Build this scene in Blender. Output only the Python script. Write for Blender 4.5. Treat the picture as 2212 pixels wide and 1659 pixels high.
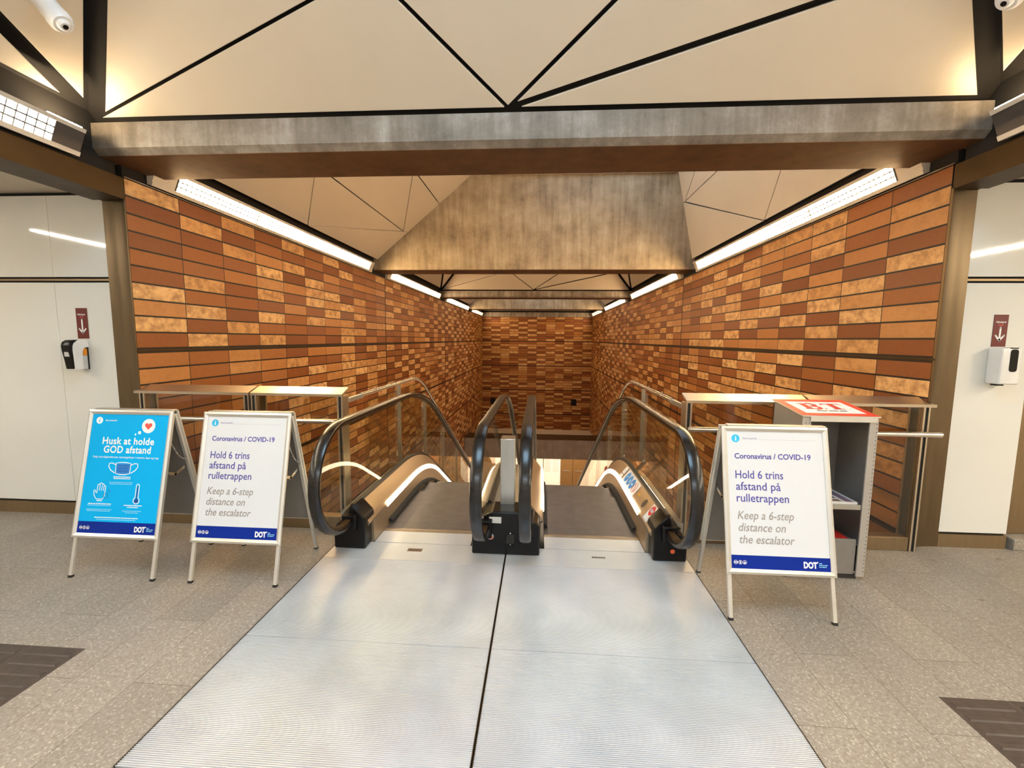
import bpy, bmesh, math, random
from mathutils import Vector, Matrix
random.seed(7)
for o in list(bpy.data.objects):
    bpy.data.objects.remove(o)
SC = bpy.context.scene
COL = SC.collection
# ------------------------------------------------------------------ camera
YAW, PITCH, ROLL, FPX, CAMZ = 0.06509, -0.10394, 0.008964, 930.69, 1.6507
cy_, sy_ = math.cos(YAW), math.sin(YAW)
F = Vector((-sy_*math.cos(PITCH), cy_*math.cos(PITCH), math.sin(PITCH)))
R = Vector((cy_, sy_, 0)); U = R.cross(F)
R2 = R*math.cos(ROLL)+U*math.sin(ROLL); U2 = U*math.cos(ROLL)-R*math.sin(ROLL)
cd = bpy.data.cameras.new('camera'); cam = bpy.data.objects.new('camera', cd); COL.objects.link(cam)
m = Matrix.Identity(4)
for i in range(3):
    m[i][0], m[i][1], m[i][2] = R2[i], U2[i], -F[i]
m[0][3], m[1][3], m[2][3] = 0, 0, CAMZ
cam.matrix_world = m
cd.sensor_fit = 'HORIZONTAL'; cd.sensor_width = 36.0; cd.lens = FPX*36.0/2212.0
cd.clip_start = 0.05; cd.clip_end = 200
SC.camera = cam
# ------------------------------------------------------------------ view + world + light levels
SC.view_settings.view_transform = 'Standard'; SC.view_settings.look = 'None'
SC.view_settings.exposure = 1.42; SC.view_settings.gamma = 1.0
SC.view_settings.use_curve_mapping = False
SC.cycles.use_denoising = True
SC.cycles.max_bounces = 10; SC.cycles.diffuse_bounces = 5; SC.cycles.glossy_bounces = 5
SC.cycles.transparent_max_bounces = 16
SC.cycles.sample_clamp_indirect = 6.0
W = bpy.data.worlds.new('world'); SC.world = W; W.use_nodes = True
W.node_tree.nodes['Background'].inputs[0].default_value = (0.55, 0.75, 1.0, 1)
W.node_tree.nodes['Background'].inputs[1].default_value = 0.05
E_FIX = 60.0          # wall-top light fixtures
E_AISLE = 42.0        # linear lights over the side aisles
E_LED = 3.5           # strips along the escalator skirts
E_SKY = 0.6           # rooflights
E_REAR = 4.0          # daylight behind the viewer
E_CAP = 4.2           # rooflight over the landing
E_LOW = 8.0           # lower concourse lights
WARM = (1.0, 0.67, 0.32); WARM2 = (1.0, 0.80, 0.55); COOL = (0.50, 0.76, 1.0)

# ------------------------------------------------------------------ materials
MATS = {}
def srgb(r, g, b):
    f = lambda c: (c/255/12.92 if c/255 <= 0.04045 else ((c/255+0.055)/1.055)**2.4)
    return (f(r), f(g), f(b), 1)
def newmat(name):
    M = bpy.data.materials.new(name); M.use_nodes = True
    nt = M.node_tree; nt.nodes.clear()
    out = nt.nodes.new('ShaderNodeOutputMaterial'); b = nt.nodes.new('ShaderNodeBsdfPrincipled')
    nt.links.new(b.outputs[0], out.inputs[0]); MATS[name] = M
    return M, nt, b, out
def N(nt, t, **k):
    n = nt.nodes.new(t)
    for a, v in k.items(): setattr(n, a, v)
    return n
def MT(nt, op, a, b=None, c=None):
    n = nt.nodes.new('ShaderNodeMath'); n.operation = op
    for i, v in enumerate((a, b, c)):
        if v is None: continue
        if isinstance(v, (int, float)): n.inputs[i].default_value = v
        else: nt.links.new(v, n.inputs[i])
    return n.outputs[0]
def ramp(nt, fac, stops, interp='LINEAR'):
    r = nt.nodes.new('ShaderNodeValToRGB'); r.color_ramp.interpolation = interp
    e = r.color_ramp.elements
    while len(e) < len(stops): e.new(0.5)
    for i, (p, c) in enumerate(stops):
        e[i].position = p; e[i].color = c if len(c) == 4 else (*c, 1)
    nt.links.new(fac, r.inputs[0]); return r.outputs[0]
def mixc(nt, fac, a, b, mode='MIX'):
    n = nt.nodes.new('ShaderNodeMix'); n.data_type = 'RGBA'; n.blend_type = mode
    for i, v in ((0, fac), (6, a), (7, b)):
        if isinstance(v, (int, float)): n.inputs[i].default_value = v
        elif isinstance(v, tuple): n.inputs[i].default_value = v if len(v) == 4 else (*v, 1)
        else: nt.links.new(v, n.inputs[i])
    return n.outputs[2]
def coords(nt):
    t = nt.nodes.new('ShaderNodeTexCoord'); s = nt.nodes.new('ShaderNodeSeparateXYZ')
    nt.links.new(t.outputs['Object'], s.inputs[0]); return t.outputs['Object'], s.outputs
def comb(nt, x=0.0, y=0.0, z=0.0):
    n = nt.nodes.new('ShaderNodeCombineXYZ')
    for i, v in enumerate((x, y, z)):
        if isinstance(v, (int, float)): n.inputs[i].default_value = v
        else: nt.links.new(v, n.inputs[i])
    return n.outputs[0]
def noise(nt, vec, scale, detail=3, rough=0.55):
    n = nt.nodes.new('ShaderNodeTexNoise'); n.inputs['Scale'].default_value = scale
    n.inputs['Detail'].default_value = detail; n.inputs['Roughness'].default_value = rough
    nt.links.new(vec, n.inputs['Vector']); return n.outputs['Fac']
def bump(nt, b, h, strength=0.3, dist=0.01):
    n = nt.nodes.new('ShaderNodeBump'); n.inputs['Strength'].default_value = strength
    n.inputs['Distance'].default_value = dist
    nt.links.new(h, n.inputs['Height']); nt.links.new(n.outputs[0], b.inputs['Normal'])
def mat(name, col, rough=0.5, metal=0.0, var=0.06, scale=6.0, coat=0.0, emit=None, es=0.0, stretch=None, spec=0.5):
    """plain procedural surface: base colour with a little noise variation"""
    M, nt, b, out = newmat(name)
    vec, s = coords(nt)
    if stretch:
        mp = nt.nodes.new('ShaderNodeMapping'); mp.inputs['Scale'].default_value = stretch
        nt.links.new(vec, mp.inputs[0]); vec = mp.outputs[0]
    nz = noise(nt, vec, scale)
    c = tuple(col[:3])
    lo = tuple(x*(1-var) for x in c); hi = tuple(min(1, x*(1+var)) for x in c)
    nt.links.new(ramp(nt, nz, [(0.3, lo), (0.7, hi)]), b.inputs['Base Color'])
    if metal > 0.3 or stretch:
        nt.links.new(MT(nt, 'MULTIPLY_ADD', nz, 0.16, max(0.02, rough-0.08)), b.inputs['Roughness'])
    else:
        b.inputs['Roughness'].default_value = rough
    b.inputs['Metallic'].default_value = metal
    b.inputs['Specular IOR Level'].default_value = spec
    b.inputs['Coat Weight'].default_value = coat
    if emit:
        b.inputs['Emission Color'].default_value = (*emit, 1); b.inputs['Emission Strength'].default_value = es
    return M
def glassmat(name, tint=(0.93, 0.95, 0.92), gloss=1.0):
    M = bpy.data.materials.new(name); M.use_nodes = True; nt = M.node_tree; nt.nodes.clear(); MATS[name] = M
    out = N(nt, 'ShaderNodeOutputMaterial'); t = N(nt, 'ShaderNodeBsdfTransparent'); g = N(nt, 'ShaderNodeBsdfGlossy')
    t.inputs[0].default_value = (*tint, 1); g.inputs[0].default_value = (gloss, gloss, gloss, 1); g.inputs['Roughness'].default_value = 0.012
    fr = N(nt, 'ShaderNodeFresnel'); fr.inputs[0].default_value = 1.5
    ge = N(nt, 'ShaderNodeNewGeometry'); fac = MT(nt, 'MULTIPLY', fr.outputs[0], MT(nt, 'SUBTRACT', 1.0, ge.outputs['Backfacing']))
    mx = N(nt, 'ShaderNodeMixShader'); nt.links.new(fac, mx.inputs[0])
    nt.links.new(t.outputs[0], mx.inputs[1]); nt.links.new(g.outputs[0], mx.inputs[2]); nt.links.new(mx.outputs[0], out.inputs[0])
    return M
BAND, LINE0, ROWH, TILEW = 1.447, 1.5045, 0.1411, 0.5466
def tilemat(name, axis, u0, wid, seed):
    M, nt, b, out = newmat(name)
    vec, s = coords(nt)
    u = MT(nt, 'DIVIDE', MT(nt, 'SUBTRACT', s[axis], u0), wid)
    zz = MT(nt, 'ADD', MT(nt, 'SUBTRACT', s[2], LINE0), BAND*10)
    bi = MT(nt, 'FLOOR', MT(nt, 'DIVIDE', zz, BAND))
    t = MT(nt, 'SUBTRACT', zz, MT(nt, 'MULTIPLY', bi, BAND))
    r = MT(nt, 'DIVIDE', MT(nt, 'SUBTRACT', t, 0.036), ROWH)
    ri = MT(nt, 'FLOOR', r); rf = MT(nt, 'SUBTRACT', r, ri)
    ui = MT(nt, 'FLOOR', u); uf = MT(nt, 'SUBTRACT', u, ui)
    iv = MT(nt, 'ADD', ri, MT(nt, 'MULTIPLY', bi, 17.0))
    wn = N(nt, 'ShaderNodeTexWhiteNoise', noise_dimensions='3D')
    nt.links.new(comb(nt, ui, iv, seed), wn.inputs['Vector']); rc = wn.outputs['Color']
    ck = MT(nt, 'MODULO', MT(nt, 'ADD', MT(nt, 'ADD', ui, iv), 400.0), 2.0)
    rv = MT(nt, 'MULTIPLY_ADD', wn.outputs['Value'], 0.66, MT(nt, 'MULTIPLY', ck, 0.34))
    sp = N(nt, 'ShaderNodeSeparateColor'); nt.links.new(rc, sp.inputs[0])
    base = ramp(nt, rv, [(0.0, (0.185, 0.052, 0.012)), (0.28, (0.235, 0.072, 0.017)), (0.46, (0.30, 0.105, 0.027)),
                         (0.53, (0.42, 0.175, 0.050)), (0.66, (0.60, 0.315, 0.115)), (1.0, (0.74, 0.45, 0.195))], 'LINEAR')
    # glaze clouds, only on the lighter tiles
    off = N(nt, 'ShaderNodeVectorMath', operation='MULTIPLY_ADD'); nt.links.new(rc, off.inputs[0])
    off.inputs[1].default_value = (7, 7, 7); nt.links.new(vec, off.inputs[2])
    mp = N(nt, 'ShaderNodeMapping'); mp.inputs['Scale'].default_value = (1, 0.8, 1.0); nt.links.new(off.outputs[0], mp.inputs[0])
    n1 = noise(nt, mp.outputs[0], 12.0, 6, 0.66)
    light = ramp(nt, rv, [(0.50, (0, 0, 0)), (0.66, (1, 1, 1))])
    cl = ramp(nt, n1, [(0.42, (0, 0, 0)), (0.62, (1, 1, 1))])
    fac = MT(nt, 'MULTIPLY', MT(nt, 'MULTIPLY', cl, light), 0.75)
    c2 = mixc(nt, fac, base, (0.27, 0.115, 0.034))
    n2 = noise(nt, vec, 30.0, 3, 0.6)
    c3 = mixc(nt, 0.25, c2, ramp(nt, n2, [(0.3, (0.55, 0.5, 0.45)), (0.7, (1, 1, 1))]), 'MULTIPLY')
    # joints
    hj = MT(nt, 'MAXIMUM', MT(nt, 'LESS_THAN', rf, 0.055), MT(nt, 'GREATER_THAN', rf, 0.945))
    vj = MT(nt, 'MAXIMUM', MT(nt, 'LESS_THAN', uf, 0.0075), MT(nt, 'GREATER_THAN', uf, 0.9925))
    dl = MT(nt, 'LESS_THAN', t, 0.036)
    j = MT(nt, 'MAXIMUM', MT(nt, 'MAXIMUM', hj, vj), dl)
    nt.links.new(mixc(nt, j, c3, (0.010, 0.004, 0.003)), b.inputs['Base Color'])
    nt.links.new(MT(nt, 'MULTIPLY_ADD', sp.outputs[1], 0.16, 0.36), b.inputs['Roughness'])
    b.inputs['Specular IOR Level'].default_value = 0.35
    h = MT(nt, 'MULTIPLY_ADD', n1, 0.12, MT(nt, 'SUBTRACT', 1.0, j))
    bump(nt, b, h, 0.55, 0.006)
    return M
def concretemat(name, c0, c1, c2):
    M, nt, b, out = newmat(name)
    vec, s = coords(nt)
    n1 = noise(nt, vec, 2.2, 6, 0.62)
    mp = N(nt, 'ShaderNodeMapping'); mp.inputs['Scale'].default_value = (7, 7, 0.55); nt.links.new(vec, mp.inputs[0])
    n2 = noise(nt, mp.outputs[0], 1.3, 5, 0.6)
    n3 = noise(nt, vec, 45, 3, 0.6)
    f = MT(nt, 'ADD', MT(nt, 'MULTIPLY', n1, 0.5), MT(nt, 'ADD', MT(nt, 'MULTIPLY', n2, 0.4), MT(nt, 'MULTIPLY', n3, 0.1)))
    nt.links.new(ramp(nt, f, [(0.36, c0), (0.5, c1), (0.64, c2)]), b.inputs['Base Color'])
    b.inputs['Roughness'].default_value = 0.62
    bump(nt, b, MT(nt, 'ADD', n3, n1), 0.12, 0.01)
    return M
def floormat():
    M, nt, b, out = newmat('granite_floor')
    vec, s = coords(nt)
    br = N(nt, 'ShaderNodeTexBrick'); br.offset = 0.5
    nt.links.new(comb(nt, MT(nt, 'ADD', s[1], 0.02), MT(nt, 'ADD', s[0], 1.62)), br.inputs['Vector'])
    br.inputs['Scale'].default_value = 1.0; br.inputs['Brick Width'].default_value = 0.9; br.inputs['Row Height'].default_value = 0.3
    br.inputs['Mortar Size'].default_value = 0.0016; br.inputs['Mortar Smooth'].default_value = 0.2
    br.inputs['Color1'].default_value = (0.92, 0.92, 0.92, 1); br.inputs['Color2'].default_value = (1.06, 1.06, 1.06, 1)
    br.inputs['Mortar'].default_value = (0.45, 0.42, 0.4, 1)
    v1 = N(nt, 'ShaderNodeTexVoronoi'); v1.inputs['Scale'].default_value = 150; nt.links.new(vec, v1.inputs['Vector'])
    sp = N(nt, 'ShaderNodeSeparateColor'); nt.links.new(v1.outputs['Color'], sp.inputs[0])
    n1 = noise(nt, vec, 60, 4, 0.7); n0 = noise(nt, vec, 1.5, 4, 0.6)
    c = ramp(nt, n1, [(0.25, (0.18, 0.15, 0.12)), (0.5, (0.285, 0.245, 0.205)), (0.75, (0.39, 0.345, 0.295))])
    fl = ramp(nt, sp.outputs[0], [(0.90, (0, 0, 0)), (0.93, (1, 1, 1))], 'LINEAR')
    c = mixc(nt, MT(nt, 'MULTIPLY', fl, 0.5), c, (0.58, 0.53, 0.46))
    c = mixc(nt, 1.0, c, br.outputs['Color'], 'MULTIPLY')
    c = mixc(nt, 0.6, c, ramp(nt, n0, [(0.3, (0.80, 0.78, 0.75)), (0.7, (1.1, 1.1, 1.1))]), 'MULTIPLY')
    # gum spots, mostly on the right-hand side of the hall
    v2 = N(nt, 'ShaderNodeTexVoronoi'); v2.inputs['Scale'].default_value = 5.5; nt.links.new(vec, v2.inputs['Vector'])
    sp2 = N(nt, 'ShaderNodeSeparateColor'); nt.links.new(v2.outputs['Color'], sp2.inputs[0])
    spot = MT(nt, 'MULTIPLY', MT(nt, 'LESS_THAN', v2.outputs['Distance'], MT(nt, 'MULTIPLY', sp2.outputs[2], 0.13)),
              MT(nt, 'MULTIPLY', MT(nt, 'GREATER_THAN', s[0], 1.25), MT(nt, 'GREATER_THAN', sp2.outputs[0], 0.45)))
    c = mixc(nt, MT(nt, 'MULTIPLY', spot, 0.5), c, (0.13, 0.09, 0.06))
    nt.links.new(c, b.inputs['Base Color'])
    nt.links.new(MT(nt, 'MULTIPLY_ADD', n1, 0.2, 0.36), b.inputs['Roughness'])
    bump(nt, b, n1, 0.15, 0.004)
    return M
def groovemat(name, col, axis, pitch, rough=0.5, metal=0.6, depth=0.8):
    M, nt, b, out = newmat(name)
    vec, s = coords(nt)
    f = MT(nt, 'FRACT', MT(nt, 'DIVIDE', s[axis], pitch))
    g = MT(nt, 'GREATER_THAN', f, 0.45)
    n1 = noise(nt, vec, 9, 4, 0.6)
    c = ramp(nt, n1, [(0.3, tuple(x*0.85 for x in col)), (0.7, tuple(x*1.12 for x in col))])
    nt.links.new(mixc(nt, g, mixc(nt, depth, c, (0.01, 0.009, 0.008)), c), b.inputs['Base Color'])
    b.inputs['Roughness'].default_value = rough; b.inputs['Metallic'].default_value = metal
    bump(nt, b, g, 0.3, 0.004)
    return M

tilemat('tile_left', 1, 3.494, TILEW, 1.0); tilemat('tile_right', 1, 3.509, TILEW, 5.0); tilemat('tile_back', 0, -3.46, 0.5385, 9.0)
concretemat('concrete', (0.15, 0.11, 0.07), (0.29, 0.23, 0.155), (0.42, 0.35, 0.26))
concretemat('concrete_beam_mat', (0.11, 0.088, 0.063), (0.21, 0.175, 0.14), (0.36, 0.325, 0.285))
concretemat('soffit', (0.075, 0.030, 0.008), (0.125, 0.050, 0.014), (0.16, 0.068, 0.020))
concretemat('concrete_grey', (0.24, 0.205, 0.19), (0.31, 0.265, 0.245), (0.38, 0.33, 0.31))
floormat()
mat('panel', (0.58, 0.50, 0.40), 0.42, 0.0, 0.015, 2.0, spec=0.4)
mat('void', (0.006, 0.004, 0.003), 0.9)
mat('white_glass', (0.74, 0.73, 0.68), 0.06, 0.0, 0.01, 2.0, coat=0.3)
mat('bronze', (0.27, 0.19, 0.105), 0.42, 0.75, 0.08, 5.0, stretch=(6, 6, 0.6))
mat('bronze_dark', (0.058, 0.034, 0.014), 0.45, 0.7, 0.1, 5.0)
mat('column_steel', (0.17, 0.12, 0.068), 0.42, 0.9, 0.08, 5.0, stretch=(6, 6, 0.6))
mat('flange_paint', (0.42, 0.385, 0.34), 0.4, 0.2, 0.03, 20.0)
mat('steel', (0.56, 0.48, 0.37), 0.32, 0.95, 0.05, 18.0, stretch=(0.4, 6, 6))
mat('steel_gold', (0.40, 0.31, 0.215), 0.40, 0.85, 0.05, 18.0, stretch=(6, 0.4, 6))
mat('steel_bright', (0.74, 0.68, 0.60), 0.22, 0.97, 0.04, 20.0)
mat('steel_grey', (0.50, 0.485, 0.45), 0.36, 0.9, 0.05, 14.0, stretch=(6, 6, 0.4))
mat('aluminium', (0.70, 0.67, 0.63), 0.33, 0.92, 0.04, 10.0)
mat('plate_alu', (0.66, 0.68, 0.72), 0.42, 0.6, 0.07, 3.0)
mat('plate_smooth', (0.57, 0.58, 0.60), 0.40, 0.35, 0.06, 3.0)
mat('sign_alu', (0.68, 0.65, 0.59), 0.36, 0.6, 0.03, 10.0)
mat('rubber', (0.006, 0.0045, 0.004), 0.26, 0.0, 0.1, 8.0, coat=0.1)
mat('black_plastic', (0.004, 0.003, 0.0025), 0.28, 0.0, 0.1, 8.0, spec=0.25)
mat('gasket', (0.012, 0.009, 0.008), 0.5)
mat('brush', (0.010, 0.008, 0.007), 0.85, 0.0, 0.3, 80.0)
glassmat('glass'); glassmat('glass_bar', (0.80, 0.77, 0.70))
groovemat('step_metal', (0.17, 0.15, 0.145), 0, 0.009, 0.48, 0.55, 0.55)
groovemat('comb_metal', (0.42, 0.34, 0.25), 0, 0.009, 0.4, 0.7, 0.5)
mat('grey_paint', (0.22, 0.20, 0.18), 0.45, 0.1, 0.04, 20.0)
mat('grey_dark', (0.07, 0.06, 0.055), 0.5)
mat('white_plastic', (0.80, 0.78, 0.76), 0.28)
mat('poster_white', (0.65, 0.665, 0.69), 0.5, var=0.008, spec=0.2)
mat('poster_cyan', (0.0, 0.42, 0.84), 0.5, var=0.01, spec=0.12)
mat('poster_blue', (0.003, 0.022, 0.25), 0.5, var=0.02, spec=0.12)
mat('ink_violet', srgb(70, 66, 150), 0.5); mat('ink_grey', srgb(146, 139, 134), 0.5); mat('ink_faint', srgb(140, 134, 170), 0.5)
mat('ink_white', (0.86, 0.86, 0.86), 0.4); mat('ink_cyan', srgb(30, 175, 220), 0.4); mat('ink_navy', srgb(10, 60, 140), 0.4)
mat('ink_blue', srgb(20, 120, 200), 0.4); mat('ink_pale', srgb(150, 215, 245), 0.4)
mat('ink_red', srgb(226, 78, 66), 0.4); mat('ink_stop', srgb(185, 15, 20), 0.4); mat('ink_dark', (0.03, 0.025, 0.02), 0.5)
mat('sign_maroon', srgb(104, 26, 18), 0.4); mat('red_lid', srgb(214, 62, 44), 0.35); mat('orange_label', srgb(222, 138, 28), 0.4)
mat('label_grey', (0.55, 0.54, 0.53), 0.4); mat('yellow_mark', srgb(190, 150, 20), 0.4); mat('badge_brown', (0.22, 0.13, 0.09), 0.5)
mat('orange_button', srgb(214, 92, 40), 0.4)
mat('tactile_stone', (0.060, 0.042, 0.033), 0.5, 0.0, 0.2, 30.0)
mat('door_brown', (0.15, 0.085, 0.030), 0.45, 0.2)
mat('lamp_warm', (0.9, 0.8, 0.65), 0.5, emit=WARM, es=E_FIX)
mat('lamp_hall', (0.9, 0.8, 0.65), 0.5, emit=(1.0, 0.83, 0.60), es=25.0)
mat('lamp_up', (0.9, 0.8, 0.65), 0.5, emit=(1.0, 0.76, 0.45), es=120.0)
mat('lamp_up_soft', (0.9, 0.8, 0.65), 0.5, emit=(1.0, 0.74, 0.42), es=60.0)
mat('lamp_dim', (0.9, 0.8, 0.65), 0.5, emit=(1.0, 0.92, 0.78), es=E_AISLE)
mat('lamp_dim_right', (0.9, 0.8, 0.65), 0.5, emit=(1.0, 0.88, 0.68), es=E_AISLE*2.3)
mat('lamp_led', (0.9, 0.85, 0.75), 0.5, emit=(1.0, 0.76, 0.50), es=E_LED)
mat('lamp_sky', (0.8, 0.85, 0.9), 0.6, emit=COOL, es=E_SKY)
mat('lamp_rear', (0.8, 0.85, 0.9), 0.6, emit=(0.74, 0.87, 1.0), es=E_REAR)
mat('lamp_cap', (0.8, 0.85, 0.9), 0.6, emit=(0.50, 0.77, 1.0), es=E_CAP)
mat('lamp_deep', (0.9, 0.8, 0.65), 0.5, emit=(1.0, 0.70, 0.38), es=E_FIX*0.52)
mat('lamp_low', (0.9, 0.85, 0.75), 0.5, emit=WARM2, es=E_LOW)
mat('louver_white', (0.62, 0.55, 0.46), 0.4); mat('louver_blade', (0.07, 0.06, 0.05), 0.5)
mat('paper_grey', (0.62, 0.60, 0.58), 0.6); mat('paper_red', srgb(200, 40, 28), 0.5); mat('paper_purple', (0.22, 0.13, 0.17), 0.5)
mat('hall_wall', (0.60, 0.52, 0.42), 0.6)

# ------------------------------------------------------------------ mesh builder
class MB:
    def __init__(s): s.v = []; s.f = []
    def add(s, vs, fs):
        n = len(s.v); s.v += [tuple(p) for p in vs]; s.f += [[i+n for i in f] for f in fs]; return s
    def box(s, x0, x1, y0, y1, z0, z1):
        vs = [(x, y, z) for z in (z0, z1) for y in (y0, y1) for x in (x0, x1)]
        return s.add(vs, [(0, 2, 3, 1), (4, 5, 7, 6), (0, 1, 5, 4), (2, 6, 7, 3), (0, 4, 6, 2), (1, 3, 7, 5)])
    def hexa(s, p8):  # two quads: p0..3 and p4..7
        return s.add(p8, [(0, 3, 2, 1), (4, 5, 6, 7), (0, 1, 5, 4), (1, 2, 6, 5), (2, 3, 7, 6), (3, 0, 4, 7)])
    def loft(s, rings, closed=True, caps=True):
        n = len(s.v); k = len(rings[0])
        for r in rings: s.v += [tuple(p) for p in r]
        for i in range(len(rings)-1):
            for j in range(k if closed else k-1):
                a = n+i*k+j; b = n+i*k+(j+1) % k
                s.f.append([a, b, b+k, a+k])
        if caps and closed:
            s.f.append([n+j for j in range(k)][::-1]); s.f.append([n+(len(rings)-1)*k+j for j in range(k)])
        return s
    def prism(s, pts, d):  # polygon of 3D points, extruded by vector d
        d = Vector(d); a = [Vector(p) for p in pts]
        return s.loft([a, [p+d for p in a]])
    def tube(s, path, r, seg=12, caps=True):
        path = [Vector(p) for p in path]; rings = []
        up = None
        for i, p in enumerate(path):
            t = (path[min(i+1, len(path)-1)]-path[max(i-1, 0)]).normalized()
            if up is None: up = Vector((0, 0, 1)) if abs(t.z) < 0.9 else Vector((1, 0, 0))
            a = t.cross(up).normalized(); b = a.cross(t).normalized(); up = b
            rr = r[i] if isinstance(r, (list, tuple)) else r
            rings.append([p+a*rr*math.cos(q)+b*rr*math.sin(q) for q in [2*math.pi*k/seg for k in range(seg)]])
        return s.loft(rings, True, caps)
    def bar(s, p, q, w, h, up=(0, 0, 1)):
        p, q = Vector(p), Vector(q); t = (q-p).normalized(); a = t.cross(Vector(up)).normalized(); b = a.cross(t).normalized()
        ring = lambda c: [c+a*w/2*i+b*h/2*j for i, j in ((-1, -1), (1, -1), (1, 1), (-1, 1))]
        return s.loft([ring(p), ring(q)])
    def build(s, name, mt, parent=None, bevel=0.0, smooth=True, seg=2, ang=35):
        me = bpy.data.meshes.new(name); me.from_pydata(s.v, [], s.f)
        bm = bmesh.new(); bm.from_mesh(me); bmesh.ops.recalc_face_normals(bm, faces=bm.faces)
        if bevel > 0:
            es = [e for e in bm.edges if len(e.link_faces) == 2 and e.calc_face_angle(0) > math.radians(30)]
            bmesh.ops.bevel(bm, geom=es, offset=bevel, segments=seg, affect='EDGES', profile=0.5, clamp_overlap=True)
        if bevel > 0 and seg <= 2: ang = min(ang, 20)
        if smooth:
            for f in bm.faces: f.smooth = True
            for e in bm.edges:
                if len(e.link_faces) != 2 or e.calc_face_angle(0) > math.radians(ang): e.smooth = False
        bm.to_mesh(me); bm.free()
        me.materials.append(MATS[mt])
        o = bpy.data.objects.new(name, me); COL.objects.link(o)
        if parent is not None:
            o.parent = parent
            o.matrix_parent_inverse = Matrix.Identity(4)
        return o
def shift(o, root):
    """mesh written in world coordinates, parented to a root that stands elsewhere"""
    d = root_world(root)
    o.data.transform(Matrix.Translation(-d))
def root_world(r):
    d = Vector(r.location); p = r.parent
    while p: d = d+Vector(p.location); p = p.parent
    return d
def part(mb, name, mt, root, **k):
    o = mb.build(name, mt, root, **k); shift(o, root); return o
def tag(o, label=None, cat=None, group=None, kind=None):
    if label: o['label'] = label
    if cat: o['category'] = cat
    if group: o['group'] = group
    if kind: o['kind'] = kind
    return o
def thing(name, label, cat, loc, group=None):
    o = bpy.data.objects.new(name, None); COL.objects.link(o); o.location = loc; o.empty_display_size = 0.1
    return tag(o, label, cat, group)
def struct(mb, name, mt, label, cat, parent=None, **k):
    o = mb.build(name, mt, parent, **k)
    if parent is None: tag(o, label, cat, None, 'structure')
    return o

# ------------------------------------------------------------------ flat artwork (lettering, icons)
_cap = None
def text_geo(txt, cap, bold=0.0, shear=0.0, width=None, align='LEFT', spacing=1.0):
    """lettering as flat 2D geometry, cap height in metres, baseline at 0"""
    global _cap
    def raw(t, off=0.0):
        c = bpy.data.curves.new('t', 'FONT'); c.body = t; c.size = 1.0; c.offset = off; c.space_character = spacing
        c.resolution_u = 3
        ob = bpy.data.objects.new('t', c); COL.objects.link(ob)
        dg = bpy.context.evaluated_depsgraph_get(); dg.update()
        me = bpy.data.meshes.new_from_object(ob.evaluated_get(dg))
        vs = [(p.co.x, p.co.y) for p in me.vertices]; fs = [list(p.vertices) for p in me.polygons]
        bpy.data.objects.remove(ob); bpy.data.curves.remove(c); bpy.data.meshes.remove(me)
        return vs, fs
    if _cap is None:
        vs, _ = raw('H'); _cap = max(v[1] for v in vs)
    vs, fs = raw(txt, bold)
    k = cap/_cap
    vs = [(x*k, y*k) for x, y in vs]
    x0 = min(v[0] for v in vs); x1 = max(v[0] for v in vs)
    sx = (width/(x1-x0)) if width else 1.0
    vs = [((x-x0)*sx, y) for x, y in vs]
    w = (x1-x0)*sx
    dx = {'LEFT': 0, 'CENTER': -w/2, 'RIGHT': -w}[align]
    return [(x+dx+y*shear, y) for x, y in vs], fs
class Flat:
    """2D artwork in (u right, v up) metres, mapped on a surface by fn(u, v, n)"""
    def __init__(s): s.v = []; s.f = []
    def poly(s, pts):
        n = len(s.v); s.v += list(pts); s.f.append(list(range(n, n+len(pts)))); return s
    def rect(s, u0, v0, u1, v1): return s.poly([(u0, v0), (u1, v0), (u1, v1), (u0, v1)])
    def disc(s, u, v, r, ry=None, n=28):
        ry = ry or r
        return s.poly([(u+r*math.cos(2*math.pi*k/n), v+ry*math.sin(2*math.pi*k/n)) for k in range(n)])
    def stroke(s, pts, w, closed=False):
        pts = [Vector(p) for p in pts]; n = len(pts); L = []; Rr = []
        for i, p in enumerate(pts):
            a = pts[(i-1) % n] if (closed or i > 0) else p; b = pts[(i+1) % n] if (closed or i < n-1) else p
            t = (b-a).normalized(); q = Vector((-t.y, t.x))*w/2
            L.append(p+q); Rr.append(p-q)
        base = len(s.v); s.v += [tuple(p) for p in L]+[tuple(p) for p in Rr]
        for i in range(n if closed else n-1):
            j = (i+1) % n; s.f.append([base+i, base+n+i, base+n+j, base+j])
        return s
    def ring(s, u, v, r, w, n=28, ry=None):
        ry = ry or r
        return s.stroke([(u+r*math.cos(2*math.pi*k/n), v+ry*math.sin(2*math.pi*k/n)) for k in range(n)], w, True)
    def text(s, t, u, v, cap, **k):
        vs, fs = text_geo(t, cap, **k); n = len(s.v)
        s.v += [(x+u, y+v) for x, y in vs]; s.f += [[i+n for i in f] for f in fs]; return s
    def blur(s, u0, u1, v, h):
        """a line of print too small to read: broken dashes"""
        u = u0; rnd = random.Random(int(u0*1e4)+int(v*1e4))
        while u < u1-0.002:
            w = min(rnd.uniform(0.006, 0.02), u1-u); s.rect(u, v-h/2, u+w, v+h/2); u += w+0.0022
        return s
    def build(s, name, mt, parent, fn, n=0.0008):
        me = bpy.data.meshes.new(name); me.from_pydata([tuple(fn(u, v, n)) for u, v in s.v], [], s.f)
        me.materials.append(MATS[mt]); o = bpy.data.objects.new(name, me); COL.objects.link(o); o.parent = parent
        return o

XL, XR, ZT = -3.46, 3.00, 2.95
YW0, YB = 3.49, 25.6
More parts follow.
